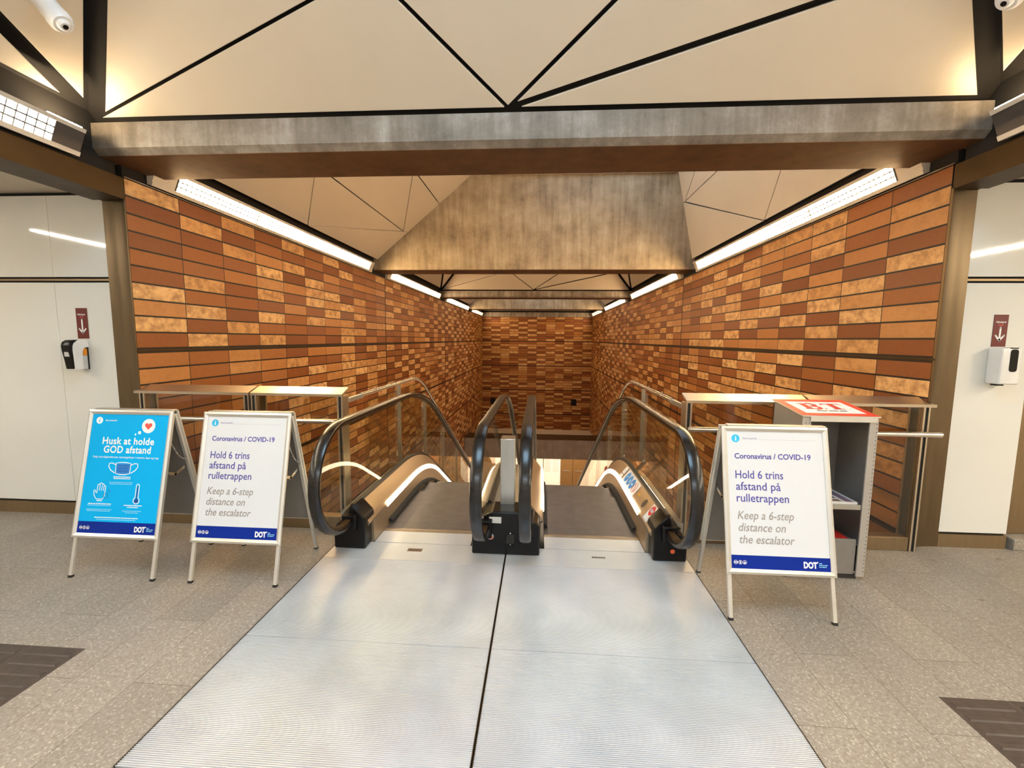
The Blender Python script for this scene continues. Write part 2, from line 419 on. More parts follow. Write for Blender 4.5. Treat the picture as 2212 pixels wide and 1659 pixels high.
# ================================================================== SETTING
b = MB().loft([[(x, y, z) for x, y in ((XL, 3.4945), (XL, YB+0.1), (XL-0.12, YB+0.1), (XL-0.12, 3.61), (XL-0.012, 3.61), (XL-0.012, 3.4945))] for z in (-8, ZT)]); struct(b, 'wall_left', 'tile_left', 'left wall of glazed orange and brown tiles descending beside the escalators', 'wall', smooth=False)
b = MB().loft([[(x, y, z) for x, y in ((XR, 3.5095), (XR, YB+0.1), (XR+0.12, YB+0.1), (XR+0.12, 3.61), (XR+0.012, 3.61), (XR+0.012, 3.5095))] for z in (-8, ZT)]); struct(b, 'wall_right', 'tile_right', 'right wall of glazed orange and brown tiles descending beside the escalators', 'wall', smooth=False)
b = MB().box(XL, XR, YB, YB+0.12, -4.2, ZT); struct(b, 'wall_back', 'tile_back', 'far end wall of narrow dark red and tan tiles', 'wall', smooth=False)
# bronze bars in the tile bands
k = 0
for x, sg in ((XL, 1), (XR, -1)):
    for i in range(4):
        zc = LINE0+0.018-BAND*i
        if zc < -4: break
        k += 1
        b = MB().box(min(x, x+sg*0.006), max(x, x+sg*0.006), YW0, YB, zc-0.007, zc+0.007)
        struct(b, 'trim_%d' % k, 'bronze_dark', 'thin dark metal bar between tile bands of the side wall', 'trim', smooth=False)
for x, sg, nm in ((XL, 1, 'left'), (XR, -1, 'right')):     # metal strip along the wall head
    k += 1
    b = MB().box(min(x-sg*0.05, x+sg*0.012), max(x-sg*0.05, x+sg*0.012), YW0+0.0, YB, 2.951, 2.958)
    struct(b, 'trim_%d' % k, 'steel_bright', 'thin bright metal strip along the head of the %s tile wall' % nm, 'trim', smooth=False)
    b = MB().box(min(x-sg*0.12, x-sg*0.006), max(x-sg*0.12, x-sg*0.006), YW0, YB, 2.958, 3.60)
    struct(b, 'wall_%s_head' % nm, 'void', 'dark gap above the %s tile wall' % nm, 'wall', smooth=False)
for u, w in ((2.02, -2.08), (-2.81, -2.07)):
    k += 1
    b = MB().box(u-0.16, u+0.16, YB-0.012, YB+0.0, w-0.2, w+0.2)
    struct(b, 'trim_%d' % k, 'void', 'small dark vent opening in the far end wall', 'vent', smooth=False)

for x, sg in ((XL, 1), (XR, -1)):        # movement joints in the tiling at the beams
    for yj in (9.505, 15.52):
        k += 1
        struct(MB().box(min(x, x+sg*0.004), max(x, x+sg*0.004), yj-0.012, yj+0.012, -6, 2.95), 'trim_%d' % k, 'gasket', 'dark vertical movement joint in the side wall tiling', 'trim', smooth=False)
# floor of the hall (the pit starts behind the parapets)
XFL, XC, XFR = -1.613, -0.242, 1.133
YP0, YP1 = 1.394, 3.27
b = MB()
b.box(-9, XFL-0.004, -8, 3.60, -0.25, 0); b.box(XFR+0.004, 9, -8, 3.60, -0.25, 0); b.box(XFL-0.004, XFR+0.004, -8, YP0-0.006, -0.25, 0)
struct(b, 'floor', 'granite_floor', 'speckled grey beige granite slab floor of the hall', 'floor', smooth=False)
b = MB().box(-9, 9, 3.45, 3.60, -0.9, -0.25); struct(b, 'floor_edge', 'concrete_grey', 'concrete edge of the hall floor at the escalator pit', 'floor', smooth=False)
b = MB().box(XFL-0.02, XFR+0.02, YP0-0.02, 3.6, -0.26, -0.05); struct(b, 'floor_pit', 'void', 'dark pit under the landing plates', 'floor', smooth=False)

# white glass wall panels facing the hall, left and right of the opening
def white_wall(x0, x1, joints, nm):
    xs = [x0]+joints+[x1]
    w = MB(); 
    w.box(min(x0, x1), max(x0, x1), 3.60, 3.70, 0, 2.90)
    root = struct(w, 'wall_front_%s' % nm, 'void', 'white glass panelled wall on the %s of the escalator opening' % nm, 'wall', smooth=False)
    for a, c in zip(xs[:-1], xs[1:]):
        lo, hi = min(a, c), max(a, c)
        for z0, z1 in ((0.125, 2.108), (2.156, 2.842)):
            MB().box(lo+0.0015, hi-0.0015, 3.58, 3.605, z0, z1).build('glass_panel', 'white_glass', root, bevel=0.002)
    MB().box(min(x0, x1), max(x0, x1), 3.583, 3.605, 2.124, 2.140).build('joint_bar', 'bronze', root, smooth=False)
    MB().box(min(x0, x1), max(x0, x1), 3.575, 3.605, 0.0, 0.108).build('kickboard', 'bronze', root, smooth=False)
white_wall(-9.0, -3.752, [-7.3, -6.3, -5.3, -4.27], 'left')
white_wall(3.247, 3.765, [], 'right')
# bronze clad column right of the right panel
b = MB(); b.box(3.775, 5.2, 3.66, 3.9, 0.10, 2.86); struct(b, 'wall_side_right', 'bronze', 'bronze metal clad wall right of the white panel', 'wall', smooth=False)
b = MB(); b.box(3.80, 9, 3.55, 3.9, 0, 0.095); struct(b, 'baseboard_right', 'granite_floor', 'pale stone plinth along the right wall', 'baseboard', bevel=0.008)
b = MB(); b.box(5.2, 9, 3.60, 3.9, 0.0, 2.86); struct(b, 'wall_far_right', 'white_glass', 'white glass wall at the far right', 'wall', smooth=False)
# steel corner columns with a rounded edge
def column(x_in, x_out, nm):
    sg = 1 if x_in > x_out else -1
    pts = [(x_out, 3.575), (x_out+sg*0.075, 3.575)]
    for q in range(9):
        a = q/8*math.pi/2
        pts.append((x_out+sg*0.085+(x_in-x_out-sg*0.085)*math.sin(a), 3.488+0.083*math.cos(a)))
    ye = 3.4935 if sg > 0 else 3.5085
    pts += [(x_in, 3.487), (x_in, ye), (x_in-sg*0.013, ye), (x_in-sg*0.013, 3.70), (x_out, 3.70)]
    b = MB(); b.loft([[(x, y, 0) for x, y in pts], [(x, y, 2.79) for x, y in pts]])
    struct(b, 'column_%s' % nm, 'column_steel', 'brushed bronze steel corner column on the %s end of the tile wall' % nm, 'column')
column(XL, -3.75, 'left'); column(XR, 3.245, 'right')
# fascia + low ceilings over the aisles
for nm, xi, xo, xe in (('left', XL, -3.75, -9), ('right', XR, 3.245, 9)):
    b = MB().box(min(xi, xo), max(xi, xo), -8, 3.50, 2.775, 2.945); struct(b, 'trim_fascia_%s' % nm, 'bronze_dark', 'dark bronze fascia beam above the %s aisle' % nm, 'fascia', smooth=False)
    b = MB().box(min(xo, xi+(-0.014 if nm == 'left' else 0.014)), max(xo, xi+(-0.014 if nm == 'left' else 0.014)), 3.50, 3.75, 2.792, 2.949); struct(b, 'trim_block_%s' % nm, 'bronze_dark', 'dark bronze corner block above the %s column' % nm, 'fascia', smooth=False)
    b = MB().box(min(xo, xe), max(xo, xe), -8, 3.75, 2.872, 2.95); struct(b, 'ceiling_aisle_%s' % nm, 'panel', 'flat beige ceiling over the %s aisle' % nm, 'ceiling', smooth=False)
    s = -1 if nm == 'left' else 1
    b = MB().box(min(xi+s*0.02, xo), max(xi+s*0.02, xo), -8, 3.45, 2.945, 3.40); struct(b, 'wall_upper_%s' % nm, 'void', 'dark void above the %s fascia' % nm, 'wall', smooth=False)
# hall walls behind and beside the viewer
b = MB().box(-9, 9, -8.1, -8, 0, 5.5); struct(b, 'wall_rear', 'hall_wall', 'beige wall behind the hall', 'wall', smooth=False)
b = MB().box(-9.1, -9, -8, 3.7, 0, 3); struct(b, 'wall_aisle_left', 'white_glass', 'white wall closing the left aisle', 'wall', smooth=False)
b = MB().box(9, 9.1, -8, 3.9, 0, 3); struct(b, 'wall_aisle_right', 'white_glass', 'white wall closing the right aisle', 'wall', smooth=False)

# ------------------------------------------------------------------ concrete beams
def beam(y0, y1, zt, label, chamfer=True):
    c = 0.045
    prof = [(y0, zt), (y0, 3.09), (y0+c, 3.05), (y1, 3.05), (y1, zt)]
    b = MB(); b.loft([[(XL-0.1, y, z) for y, z in prof], [(XR+0.1, y, z) for y, z in prof]])
    o = struct(b, 'concrete_beam', 'concrete_beam_mat', label, 'beam', smooth=False)
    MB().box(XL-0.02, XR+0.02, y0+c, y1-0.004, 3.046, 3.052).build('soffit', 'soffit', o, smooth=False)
    return o
beam(3.28, 3.83, 3.275, 'nearest stained concrete beam crossing above the escalator landing')
beam(14.70, 15.40, 3.26, 'third concrete beam across the escalator shaft')
struct(MB().box(XL, XR, 25.45, 25.72, 2.952, 3.21), 'concrete_beam', 'concrete_beam_mat', 'shallow pale beam at the head of the far end wall', 'beam', smooth=False)
struct(MB().box(XL-0.1, XR+0.1, 25.62, 25.75, 3.1, 5.5), 'wall_end_upper', 'void', 'dark wall above the far end wall', 'wall', smooth=False)
beam(-2.55, -2.0, 3.275, 'concrete beam behind the viewer')
def shaft_wall(y0, y1, xl_top, xr_top, ztop, label):
    pts = [(XL-0.1, 3.05), (XR+0.1, 3.05), (XR+0.1, 3.22), (xr_top, ztop), (xl_top, ztop), (XL-0.1, 3.22)]
    b = MB(); b.loft([[(x, y0, z) for x, z in pts], [(x, y1, z) for x, z in pts]])
    b2 = struct(b, 'concrete_beam', 'concrete', label, 'beam', bevel=0.01)
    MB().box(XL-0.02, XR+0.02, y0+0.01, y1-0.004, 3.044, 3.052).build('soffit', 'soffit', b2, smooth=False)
    return b2
o = shaft_wall(8.90, 9.48, -1.05, 2.53, 5.35, 'tall mottled concrete trapezoid beam wall below the rooflight')
shaft_wall(20.45, 21.2, -1.6, 1.2, 4.9, 'second concrete trapezoid beam wall far down the shaft')
# upper ledge of the near trapezoid wall
b = MB().box(-1.02, 2.56, 8.84, 8.90, 4.87, 5.3); struct(b, 'trim_ledge', 'concrete', 'raised concrete lip below the rooflight', 'ledge', smooth=False)

# ------------------------------------------------------------------ folded panel ceilings
def inset(poly, ins):
    n = len(poly); a = sum(poly[i][0]*poly[(i+1) % n][1]-poly[(i+1) % n][0]*poly[i][1] for i in range(n))
    sgn = 1 if a > 0 else -1; lines = []
    for i in range(n):
        p, q = Vector(poly[i]), Vector(poly[(i+1) % n]); d = (q-p).normalized(); nrm = Vector((-d.y, d.x))*sgn
        lines.append((p+nrm*ins[i], d))
    out = []
    for i in range(n):
        (p, d), (q, e) = lines[i-1], lines[i]
        den = d.x*e.y-d.y*e.x
        if abs(den) < 1e-6: out.append(tuple(q)); continue
        t = ((q.x-p.x)*e.y-(q.y-p.y)*e.x)/den; out.append(tuple(p+d*t))
    return out
def panels(root, fn, polys, nrm):
    """polys: list of (pts2d, insets); fn maps 2D to 3D; nrm = vector to the back of the panel"""
    nv = Vector(nrm).normalized()
    for pts, ins in polys:
        if not isinstance(ins, (list, tuple)): ins = [ins]*len(pts)
        q = [Vector(fn(*p)) for p in inset(pts, ins)]
        b = MB(); b.loft([q, [p+nv*0.025 for p in q]]); b.build('ceiling_panel', 'panel', root, bevel=0.003, seg=1)
def coffer(y0, y1, sl, sr, sb, label):
    """pyramid coffer between two beams; base at z=3.28, flat cap"""
    zb = 3.28; x0, x1 = -3.40, 2.95; H = min(1.7, (y1-y0)/2*0.9*sb)
    T = H/sb
    lx = lambda h: x0+h/sl; rx = lambda h: x1-h/sr
    # dark backing
    d = 0.07; b = MB()
    B = [(x0-0.2, y0-0.02, zb-0.02), (x1+0.2, y0-0.02, zb-0.02), (x1+0.2, y1+0.02, zb-0.02), (x0-0.2, y1+0.02, zb-0.02)]
    Tp = [(lx(H)-0.03, y0+T-0.02, zb+H+d), (rx(H)+0.03, y0+T-0.02, zb+H+d), (rx(H)+0.03, y1-T+0.02, zb+H+d), (lx(H)-0.03, y1-T+0.02, zb+H+d)]
    off = [(-0.0, -0.08), (0.0, -0.08), (0.0, 0.08), (-0.0, 0.08)]
    B = [(p[0], p[1]+q[1], p[2]) for p, q in zip(B, off)]
    n = b.add(B+Tp, [(0, 1, 5, 4), (1, 2, 6, 5), (2, 3, 7, 6), (3, 0, 4, 7), (4, 5, 6, 7)])
    root = struct(b, 'ceiling', 'void', label, 'ceiling', smooth=False)
    g, G = 0.011, 0.042
    # face over the far beam (points: x, rise)
    f1 = lambda x, t: (x, y1-t/sb, zb+t)
    BL, C, BR = (x0, 0.012), (-0.258, 0.012), (x1, 0.012)
    A = (-1.05, 0.545); Bp = (rx(0.521), 0.521); D = (rx(1.15), 1.15) if H > 1.2 else (rx(H*0.9), H*0.9)
    TL, TR = (lx(H), H), (rx(H), H)
    if A[1] > H*0.8: A = (-1.05, H*0.55)
    panels(root, f1, [([BL, C, A], [0.004, g, 0.007]), ([BL, A, TL], [0.007, g, G]), ([C, D, TR, TL, A], [g, G, g, g, g]),
                      ([C, Bp, D], [0.014, G, g]), ([C, BR, Bp], [0.004, G, 0.014])], (0, 1, sb))
    # face over the near beam
    f2 = lambda x, t: (x, y0+t/sb, zb+t)
    panels(root, f2, [([BL, BR, TR, (0, H)], [0.004, G, g, g]), ([BL, (0, H), TL], [g, g, G])], (0, -1, sb))
    # left face (points: y, rise)
    f3 = lambda y, t: (x0+t/sl, y, zb+t)
    a, c = (y1-0.06, 0.01), (y0+0.06, 0.01); TA, TC = (y1-T, H), (y0+T, H)
    mid = (y0+T*0.62, H*0.62)
    panels(root, f3, [([a, c, mid], [0.03, G, 0.03]), ([a, mid, TC, TA], [0.03, G, g, G])], (-sl, 0, 1))
    f4 = lambda y, t: (x1-t/sr, y, zb+t)
    panels(root, f4, [([a, c, mid], [0.03, G, 0.03]), ([a, mid, TC, TA], [0.03, G, g, G])], (sr, 0, 1))
    f5 = lambda x, y: (x, y, zb+H)
    if y0 < 0:
        struct(MB().box(lx(H), rx(H), y0+T, y1-T, zb+H, zb+H+0.03), 'window_4', 'lamp_cap', 'bluish rooflight at the top of the landing ceiling', 'rooflight', smooth=False)
    else: panels(root, f5, [([(lx(H), y0+T), (0, y0+T), (0, y1-T), (lx(H), y1-T)], g), ([(0, y0+T), (rx(H), y0+T), (rx(H), y1-T), (0, y1-T)], g)], (0, 0, 1))
    return root
coffer(-1.98, 3.27, 0.84, 0.90, 1.0, 'folded beige panel ceiling over the landing with dark joints')
coffer(9.50, 14.68, 0.9, 0.95, 0.95, 'folded beige panel ceiling beyond the concrete trapezoid')
coffer(21.2, 25.24, 0.9, 0.9, 0.95, 'last folded panel ceiling before the far end wall')
def shaft(y0, y1, ztop, pl, pr, xl_s, xr_s, wn, label):
    """rooflight bay: panelled sides, rooflight on top"""
    zb = 3.24; b = MB()
    xlt = -3.40+(ztop-zb)/xl_s; xrt = 2.95-(ztop-zb)/xr_s
    b.add([(-3.55, y0, zb-0.02), (-3.55, y1, zb-0.02), (xlt-0.12, y1, ztop), (xlt-0.12, y0, ztop)], [(0, 1, 2, 3)])
    b.add([(3.06, y0, zb-0.02), (3.06, y1, zb-0.02), (xrt+0.1, y1, ztop), (xrt+0.1, y0, ztop)], [(0, 1, 2, 3)])
    b.add([(-3.6, y0-0.02, zb-0.1), (3.1, y0-0.02, zb-0.1), (3.1, y0-0.02, ztop), (-3.6, y0-0.02, ztop)], [(0, 1, 2, 3)])
    root = struct(b, 'ceiling', 'void', label, 'ceiling', smooth=False)
    fl = lambda y, x: (x, y, zb+xl_s*(x+3.40)); fr = lambda y, z: (2.95-(z-zb)/xr_s, y, z)
    panels(root, fl, pl, (-xl_s, 0, 1)); panels(root, fr, pr, (xr_s, 0, 1))
    MB().box(-3.5, 3.05, y0, y0+0.03, zb-0.1, ztop).build('ceiling_panel', 'panel', root, smooth=False)
    wx = -0.25 if wn == 1 else xlt-0.15
    if wn == 1: MB().box(xlt-0.15, wx, y0-0.02, y1+0.5, ztop, ztop+0.05).build('ceiling_panel', 'panel', root, smooth=False)
    w = MB().box(wx, xrt+0.12, y0-0.02, y1+0.5, ztop, ztop+0.04)
    struct(w, 'window_%d' % wn, 'lamp_sky', 'bright bluish rooflight at the top of the shaft', 'rooflight', smooth=False)
tx = -3.40+(5.35-3.24)/0.84
g = 0.006
PL = [([(3.84, -3.385), (6.22, -3.385), (3.84, -1.69)], g), ([(6.22, -3.385), (8.72, -2.77), (5.37, -2.79)], g),
      ([(6.22, -3.385), (8.90, -3.385), (8.90, -2.73)], [0.003, 0.004, 0.004]),
      ([(8.72, -2.77), (4.35, tx), (3.84, tx), (3.84, -1.69), (5.37, -2.79)], [g, 0.01, 0.01, g, g]),
      ([(8.72, -2.77), (8.90, -2.73), (8.90, -2.08), (7.117, -2.08)], [0.002, 0.004, g, g]),
      ([(7.117, -2.08), (8.90, -2.08), (8.90, tx), (4.35, tx)], [g, 0.004, 0.01, g])]
PR = [([(3.84, 3.25), (6.15, 3.25), (3.84, 5.25)], g), ([(6.15, 3.25), (8.90, 3.25), (8.90, 4.33)], [0.003, 0.004, g]),
      ([(6.15, 3.25), (8.82, 4.31), (4.93, 4.31)], g), ([(4.93, 4.31), (8.82, 4.31), (6.5, 5.34), (3.84, 5.34), (3.84, 5.25)], g),
      ([(8.82, 4.31), (8.90, 4.33), (8.90, 5.34), (6.5, 5.34)], [0.002, 0.004, 0.01, g])]
shaft(3.84, 8.90, 5.35, PL, PR, 0.84, 4.8, 1, 'folded beige panels rising to the rooflight over the escalators')
PL2 = [([(15.42, -3.385), (20.45, -3.385), (20.45, -2.0)], g), ([(15.42, -3.385), (20.45, -2.0), (20.45, -1.45), (15.42, -1.45)], g)]
PR2 = [([(15.42, 3.25), (20.45, 3.25), (20.45, 4.0)], g), ([(15.42, 3.25), (20.45, 4.0), (20.45, 4.9), (15.42, 4.9)], g)]
shaft(15.42, 20.45, 4.9, PL2, PR2, 0.84, 1.2, 2, 'folded panels around the far rooflight')
# daylight opening behind the viewer (street stair)
b = MB().box(-9, 9, -8, -2.56, 4.40, 4.5); 
struct(MB().box(-9, 9, -8, -6.9, 3.0, 3.1).box(-9, -2.6, -6.9, -2.56, 3.0, 3.1).box(2.2, 9, -6.9, -2.56, 3.0, 3.1), 'ceiling_rear', 'panel', 'flat ceiling behind the viewer', 'ceiling', smooth=False)
struct(MB().box(-2.6, 2.2, -6.9, -2.56, 4.2, 4.25), 'window_3', 'lamp_rear', 'bluish rooflight behind the viewer', 'rooflight', smooth=False)
struct(MB().box(-2.7, -2.6, -6.9, -2.5, 3.1, 4.3).box(2.2, 2.3, -6.9, -2.5, 3.1, 4.3).box(-2.7, 2.3, -7.0, -6.9, 3.1, 4.3).box(-2.7, 2.3, -2.55, -2.45, 3.2, 4.3), 'ceiling_upstand', 'panel', 'upstand around the rear rooflight', 'ceiling', smooth=False)

# ------------------------------------------------------------------ wall-top light fixtures
def fixture(side, y0, y1, l0, l1, label, group, emat='lamp_warm', joint=1.15):
    sg = 1 if side < 0 else -1
    xb, xt = (-3.435, -3.36) if side < 0 else (2.975, 2.90)
    zb, zt = 2.966, 3.152
    root = thing('ceiling_light', label, 'light', (xb-sg*0.05, (y0+y1)/2, 3.06), group)
    def pt(y, s, n):  # s 0..1 up the face, n metres out of the face
        nx, nz = sg*0.96, -0.28
        return (xb+(xt-xb)*s+nx*n, y, zb+(zt-zb)*s+nz*n)
    def slab(mb, ya, yb_, s0, s1, n0, n1):
        mb.hexa([pt(ya, s0, n0), pt(yb_, s0, n0), pt(yb_, s1, n0), pt(ya, s1, n0), pt(ya, s0, n1), pt(yb_, s0, n1), pt(yb_, s1, n1), pt(ya, s1, n1)])
    h = MB(); slab(h, y0, y1, 0.0, 1.0, -0.07, -0.004); part(h, 'housing', 'louver_white', root, smooth=False)
    d = MB(); slab(d, l0, l1, 0.16, 0.86, -0.004, -0.002); part(d, 'diffuser', emat, root, smooth=False)
    if y1 < 3.5: part(MB().box(min(xt-sg*0.03, xt), max(xt-sg*0.03, xt), y1-0.24, y1-0.02, 3.154, 3.160), 'uplight', 'lamp_up' if side < 0 else 'lamp_up_soft', root, smooth=False)
    fr = MB(); slab(fr, y0, y1, 0.0, 0.16, -0.004, 0.012); slab(fr, y0, y1, 0.86, 1.0, -0.004, 0.012)
    part(fr, 'frame', 'louver_white', root, smooth=False)
    lv = MB()
    for s in (0.39, 0.63): slab(lv, l0, l1, s-0.022, s+0.022, -0.002, 0.010)
    y = l0; i = 0
    while y < l1:
        if i % 20 == 0: slab(lv, y, y+0.014, 0.16, 0.86, -0.002, 0.011)
        else: slab(lv, y, y+0.006, 0.16, 0.86, -0.002, 0.006)
        y += joint/20; i += 1
    part(lv, 'louver', 'louver_blade', root, smooth=False)
    for a, c in ((y0, l0), (l1, y1)):
        if c-a > 0.01:
            e = MB(); slab(e, a, c, 0.16, 0.86, -0.004, 0.006); part(e, 'end_plate', 'grey_dark' if y1 < 3.5 else 'louver_white', root, smooth=False)
    return root
G1 = 'louvred light strips above the side walls'
fixture(-1, -1.9, 3.125, -1.6, 2.935, 'louvred light strip on the left above the dark fascia, in front of the first beam', G1, 'lamp_hall')
fixture(1, -1.9, 3.17, -1.6, 2.72, 'light strip on the right before the first beam, ending in a blank dark plate', G1, 'lamp_hall')
fixture(-1, 3.72, 8.68, 3.955, 8.52, 'long louvred light strip above the left tile wall behind the first beam', G1)
fixture(1, 3.72, 8.68, 3.955, 8.55, 'long louvred light strip above the right tile wall behind the first beam', G1)
fixture(-1, 9.56, 14.62, 9.75, 14.5, 'louvred light strip on the left wall past the concrete trapezoid', G1, 'lamp_deep')
fixture(1, 9.56, 14.62, 9.75, 14.5, 'louvred light strip on the right wall past the concrete trapezoid', G1, 'lamp_deep')
fixture(-1, 15.5, 20.4, 15.6, 20.3, 'short looking light strip on the left wall past the third beam', G1, 'lamp_deep')
fixture(1, 15.5, 20.4, 15.6, 20.3, 'short looking light strip on the right wall past the third beam', G1, 'lamp_deep')
fixture(-1, 21.3, 25.2, 21.4, 25.15, 'farthest light strip on the left wall beside the end wall', G1, 'lamp_deep')
fixture(1, 21.3, 25.2, 21.4, 25.15, 'farthest light strip on the right wall beside the end wall', G1, 'lamp_deep')
for x, nm in ((-5.75, 'left'), (5.75, 'right')):
    r = thing('ceiling_light', 'linear ceiling light over the %s aisle, mirrored in the white panels' % nm, 'light', (x, -1, 2.85), 'linear aisle lights')
    part(MB().box(x-0.07, x+0.07, -7, 2.6, 2.83, 2.88), 'housing', 'steel_grey', r, smooth=False)
    part(MB().box(x-0.028, x+0.028, -6.9, 2.5, 2.822, 2.831), 'diffuser', 'lamp_dim' if x < 0 else 'lamp_dim_right', r, smooth=False)

# ------------------------------------------------------------------ far end of the shaft, lower concourse
b = MB(); b.box(XL, XR, 19.45, 20.45, -3.83, -2.915); bk = struct(b, 'concrete_beam', 'concrete_grey', 'grey concrete bulkhead crossing the shaft below the end wall', 'beam', bevel=0.02)
MB().box(XL, XR, 19.44, 20.45, -2.914, -2.895).build('capping', 'bronze_dark', bk, smooth=False)
b = MB(); b.box(-9, 9, 15.0, 27, -7.4, -7.2); struct(b, 'floor_lower', 'granite_floor', 'floor of the lower concourse', 'floor', smooth=False)
b = MB(); b.box(-9, 9, 20.45, 27, -3.9, -3.75); struct(b, 'ceiling_lower', 'panel', 'ceiling of the lower concourse', 'ceiling', smooth=False)
b = MB(); b.box(-9, -9.0+0.1, 15, 27, -7.2, -3.8).box(8.9, 9, 15, 27, -7.2, -3.8); struct(b, 'wall_lower_sides', 'white_glass', 'side walls of the lower concourse', 'wall', smooth=False)
b = MB(); b.box(-9, 9, 24.6, 24.7, -7.2, -3.8); low = struct(b, 'wall_lower', 'white_glass', 'white panel wall of the lower concourse', 'wall', smooth=False)
for x in (-7, -5.6, -4.2, -1.4, 0.27): MB().box(x-0.008, x+0.008, 24.585, 24.6, -7.2, -3.8).build('panel_joint', 'void', low, smooth=False)
struct(MB().box(-4.2, -2.55, 24.56, 24.6, -7.2, -3.8), 'trim_lower_bay', 'door_brown', 'brown recess in the lower concourse wall', 'recess', smooth=False)
d = struct(MB().box(1.28, 2.98, 24.54, 24.62, -7.2, -4.7), 'door_1', 'door_brown', 'brown double door of the lower concourse', 'door', smooth=False)
MB().box(1.965, 1.98, 24.53, 24.545, -7.2, -4.7).build('door_gap', 'void', d, smooth=False)
MB().box(1.38, 1.82, 24.50, 24.54, -5.95, -5.91).build('push_bar', 'steel_bright', d, smooth=False)
MB().box(2.12, 2.8, 24.50, 24.54, -5.95, -5.91).build('push_bar', 'steel_bright', d, smooth=False)
MB().box(1.28, 2.98, 24.54, 24.62, -4.68, -3.8).build('transom', 'door_brown', d, smooth=False)
r = thing('notice_board', 'white notice board with grey printed columns on lower concourse wall', 'notice', (0.75, 24.56, -5.6))
part(MB().box(0.30, 1.24, 24.55, 24.585, -6.9, -4.5), 'board', 'poster_white', r, smooth=False)
fl = Flat()
for c0 in (0.36, 0.82):
    for i in range(14): fl.blur(c0, c0+0.34, -5.08-i*0.07, 0.022)
fl.blur(0.36, 0.7, -4.92, 0.05); fl.blur(0.36, 1.15, -5.0, 0.03)
fl.build('lettering', 'ink_grey', r, lambda u, v, n: (u-0.75, 24.549-n-24.56, v+5.6))
r = thing('wall_notice', 'small red notice on the white lower concourse wall', 'notice', (-1.95, 24.57, -5.75))
part(MB().box(-2.03, -1.87, 24.57, 24.6, -5.9, -5.62), 'plate', 'sign_maroon', r, smooth=False)
for x in (-2.5, 2.2):
    r = thing('ceiling_light', 'light panel in the lower concourse ceiling, %s of the escalators' % ('left' if x < 0 else 'right'), 'light', (x, 22.5, -3.93))
    part(MB().box(x-1.2, x+1.2, 21.5, 23.6, -3.93, -3.90), 'diffuser', 'lamp_low', r, smooth=False)
r = thing('glass_gate', 'pale glass lift front at the right end of the lower concourse', 'gate', (3.6, 24.2, -7.2))
part(MB().box(3.05, 5.2, 24.3, 24.36, -7.2, -4.0), 'glass_panel', 'white_glass', r, smooth=False)
part(MB().bar((3.3, 24.28, -7.2), (3.3, 24.28, -4.2), 0.06, 0.06).bar((3.95, 24.28, -7.2), (3.95, 24.28, -4.2), 0.06, 0.06).bar((3.05, 24.28, -5.3), (4.4, 24.28, -5.3), 0.05, 0.05, up=(0, 1, 0)), 'frame', 'steel_bright', r, smooth=False)

# ------------------------------------------------------------------ escalators
YC, RC = 4.41, 2.15
def curve(yst, yen_L, na=10, nl=1):
    """samples of the step line: (y, z, ny, nz)"""
    out = [(yst, 0, 0, 1), (YC, 0, 0, 1)]
    for i in range(1, na+1):
        a = math.radians(30)*i/na; out.append((YC+RC*math.sin(a), -RC+RC*math.cos(a), math.sin(a), math.cos(a)))
    y0, z0, ny, nz = out[-1]
    for i in range(1, nl+1):
        L = yen_L*i/nl; out.append((y0+L*math.cos(math.radians(30)), z0-L*math.sin(math.radians(30)), ny, nz))
    return out
LEND = 13.0
def sweep(mb, sec, yst, L=LEND):
    """sec: (x, height above the step line) closed section swept down the escalator"""
    rings = [[(x, y+ny*h, z+nz*h) for x, h in sec] for y, z, ny, nz in curve(yst, L)]
    return mb.loft(rings)
def step_z(y):
    y0 = YC+RC*math.sin(math.radians(30))
    if y <= YC: return 0.0
    if y <= y0: return -RC+math.sqrt(max(0, RC*RC-(y-YC)**2))
    return -RC+RC*math.cos(math.radians(30))-(y-y0)*math.tan(math.radians(30))
def handrail_path():
    P = []
    cy, cz, r = 3.03, 0.63, 0.405
    P.append((3.22, 0.232))
    for i in range(17):
        a = -math.pi/2-math.pi*i/16
        P.append((cy+r*math.cos(a), cz+r*math.sin(a)))
    for y, z, ny, nz in curve(3.3, LEND, 14, 1): P.append((y+ny*1.035, z+nz*1.035))
    return P
HP = handrail_path()
def belt(x):
    rings = []
    sec = [(-0.040, 0.004), (-0.036, 0.012), (-0.024, 0.017), (0, 0.0185), (0.024, 0.017), (0.036, 0.012), (0.040, 0.004), (0.039, -0.010), (0.030, -0.016), (-0.030, -0.016), (-0.039, -0.010)]
    n = len(HP)
    for i, (y, z) in enumerate(HP):
        a = Vector(HP[max(i-1, 0)]); c = Vector(HP[min(i+1, n-1)]); t = (c-a).normalized(); nr = Vector((-t.y, t.x))
        rings.append([(x+dx, y+nr.x*h, z+nr.y*h) for dx, h in sec])
    return MB().loft(rings)
def rail_guide(x):
    rings = []; n = len(HP); sec = [(-0.022, -0.016), (0.022, -0.016), (0.022, -0.034), (-0.022, -0.034)]
    for i, (y, z) in enumerate(HP):
        a = Vector(HP[max(i-1, 0)]); c = Vector(HP[min(i+1, n-1)]); t = (c-a).normalized(); nr = Vector((-t.y, t.x))
        rings.append([(x+dx, y+nr.x*h, z+nr.y*h) for dx, h in sec])
    return MB().loft(rings)
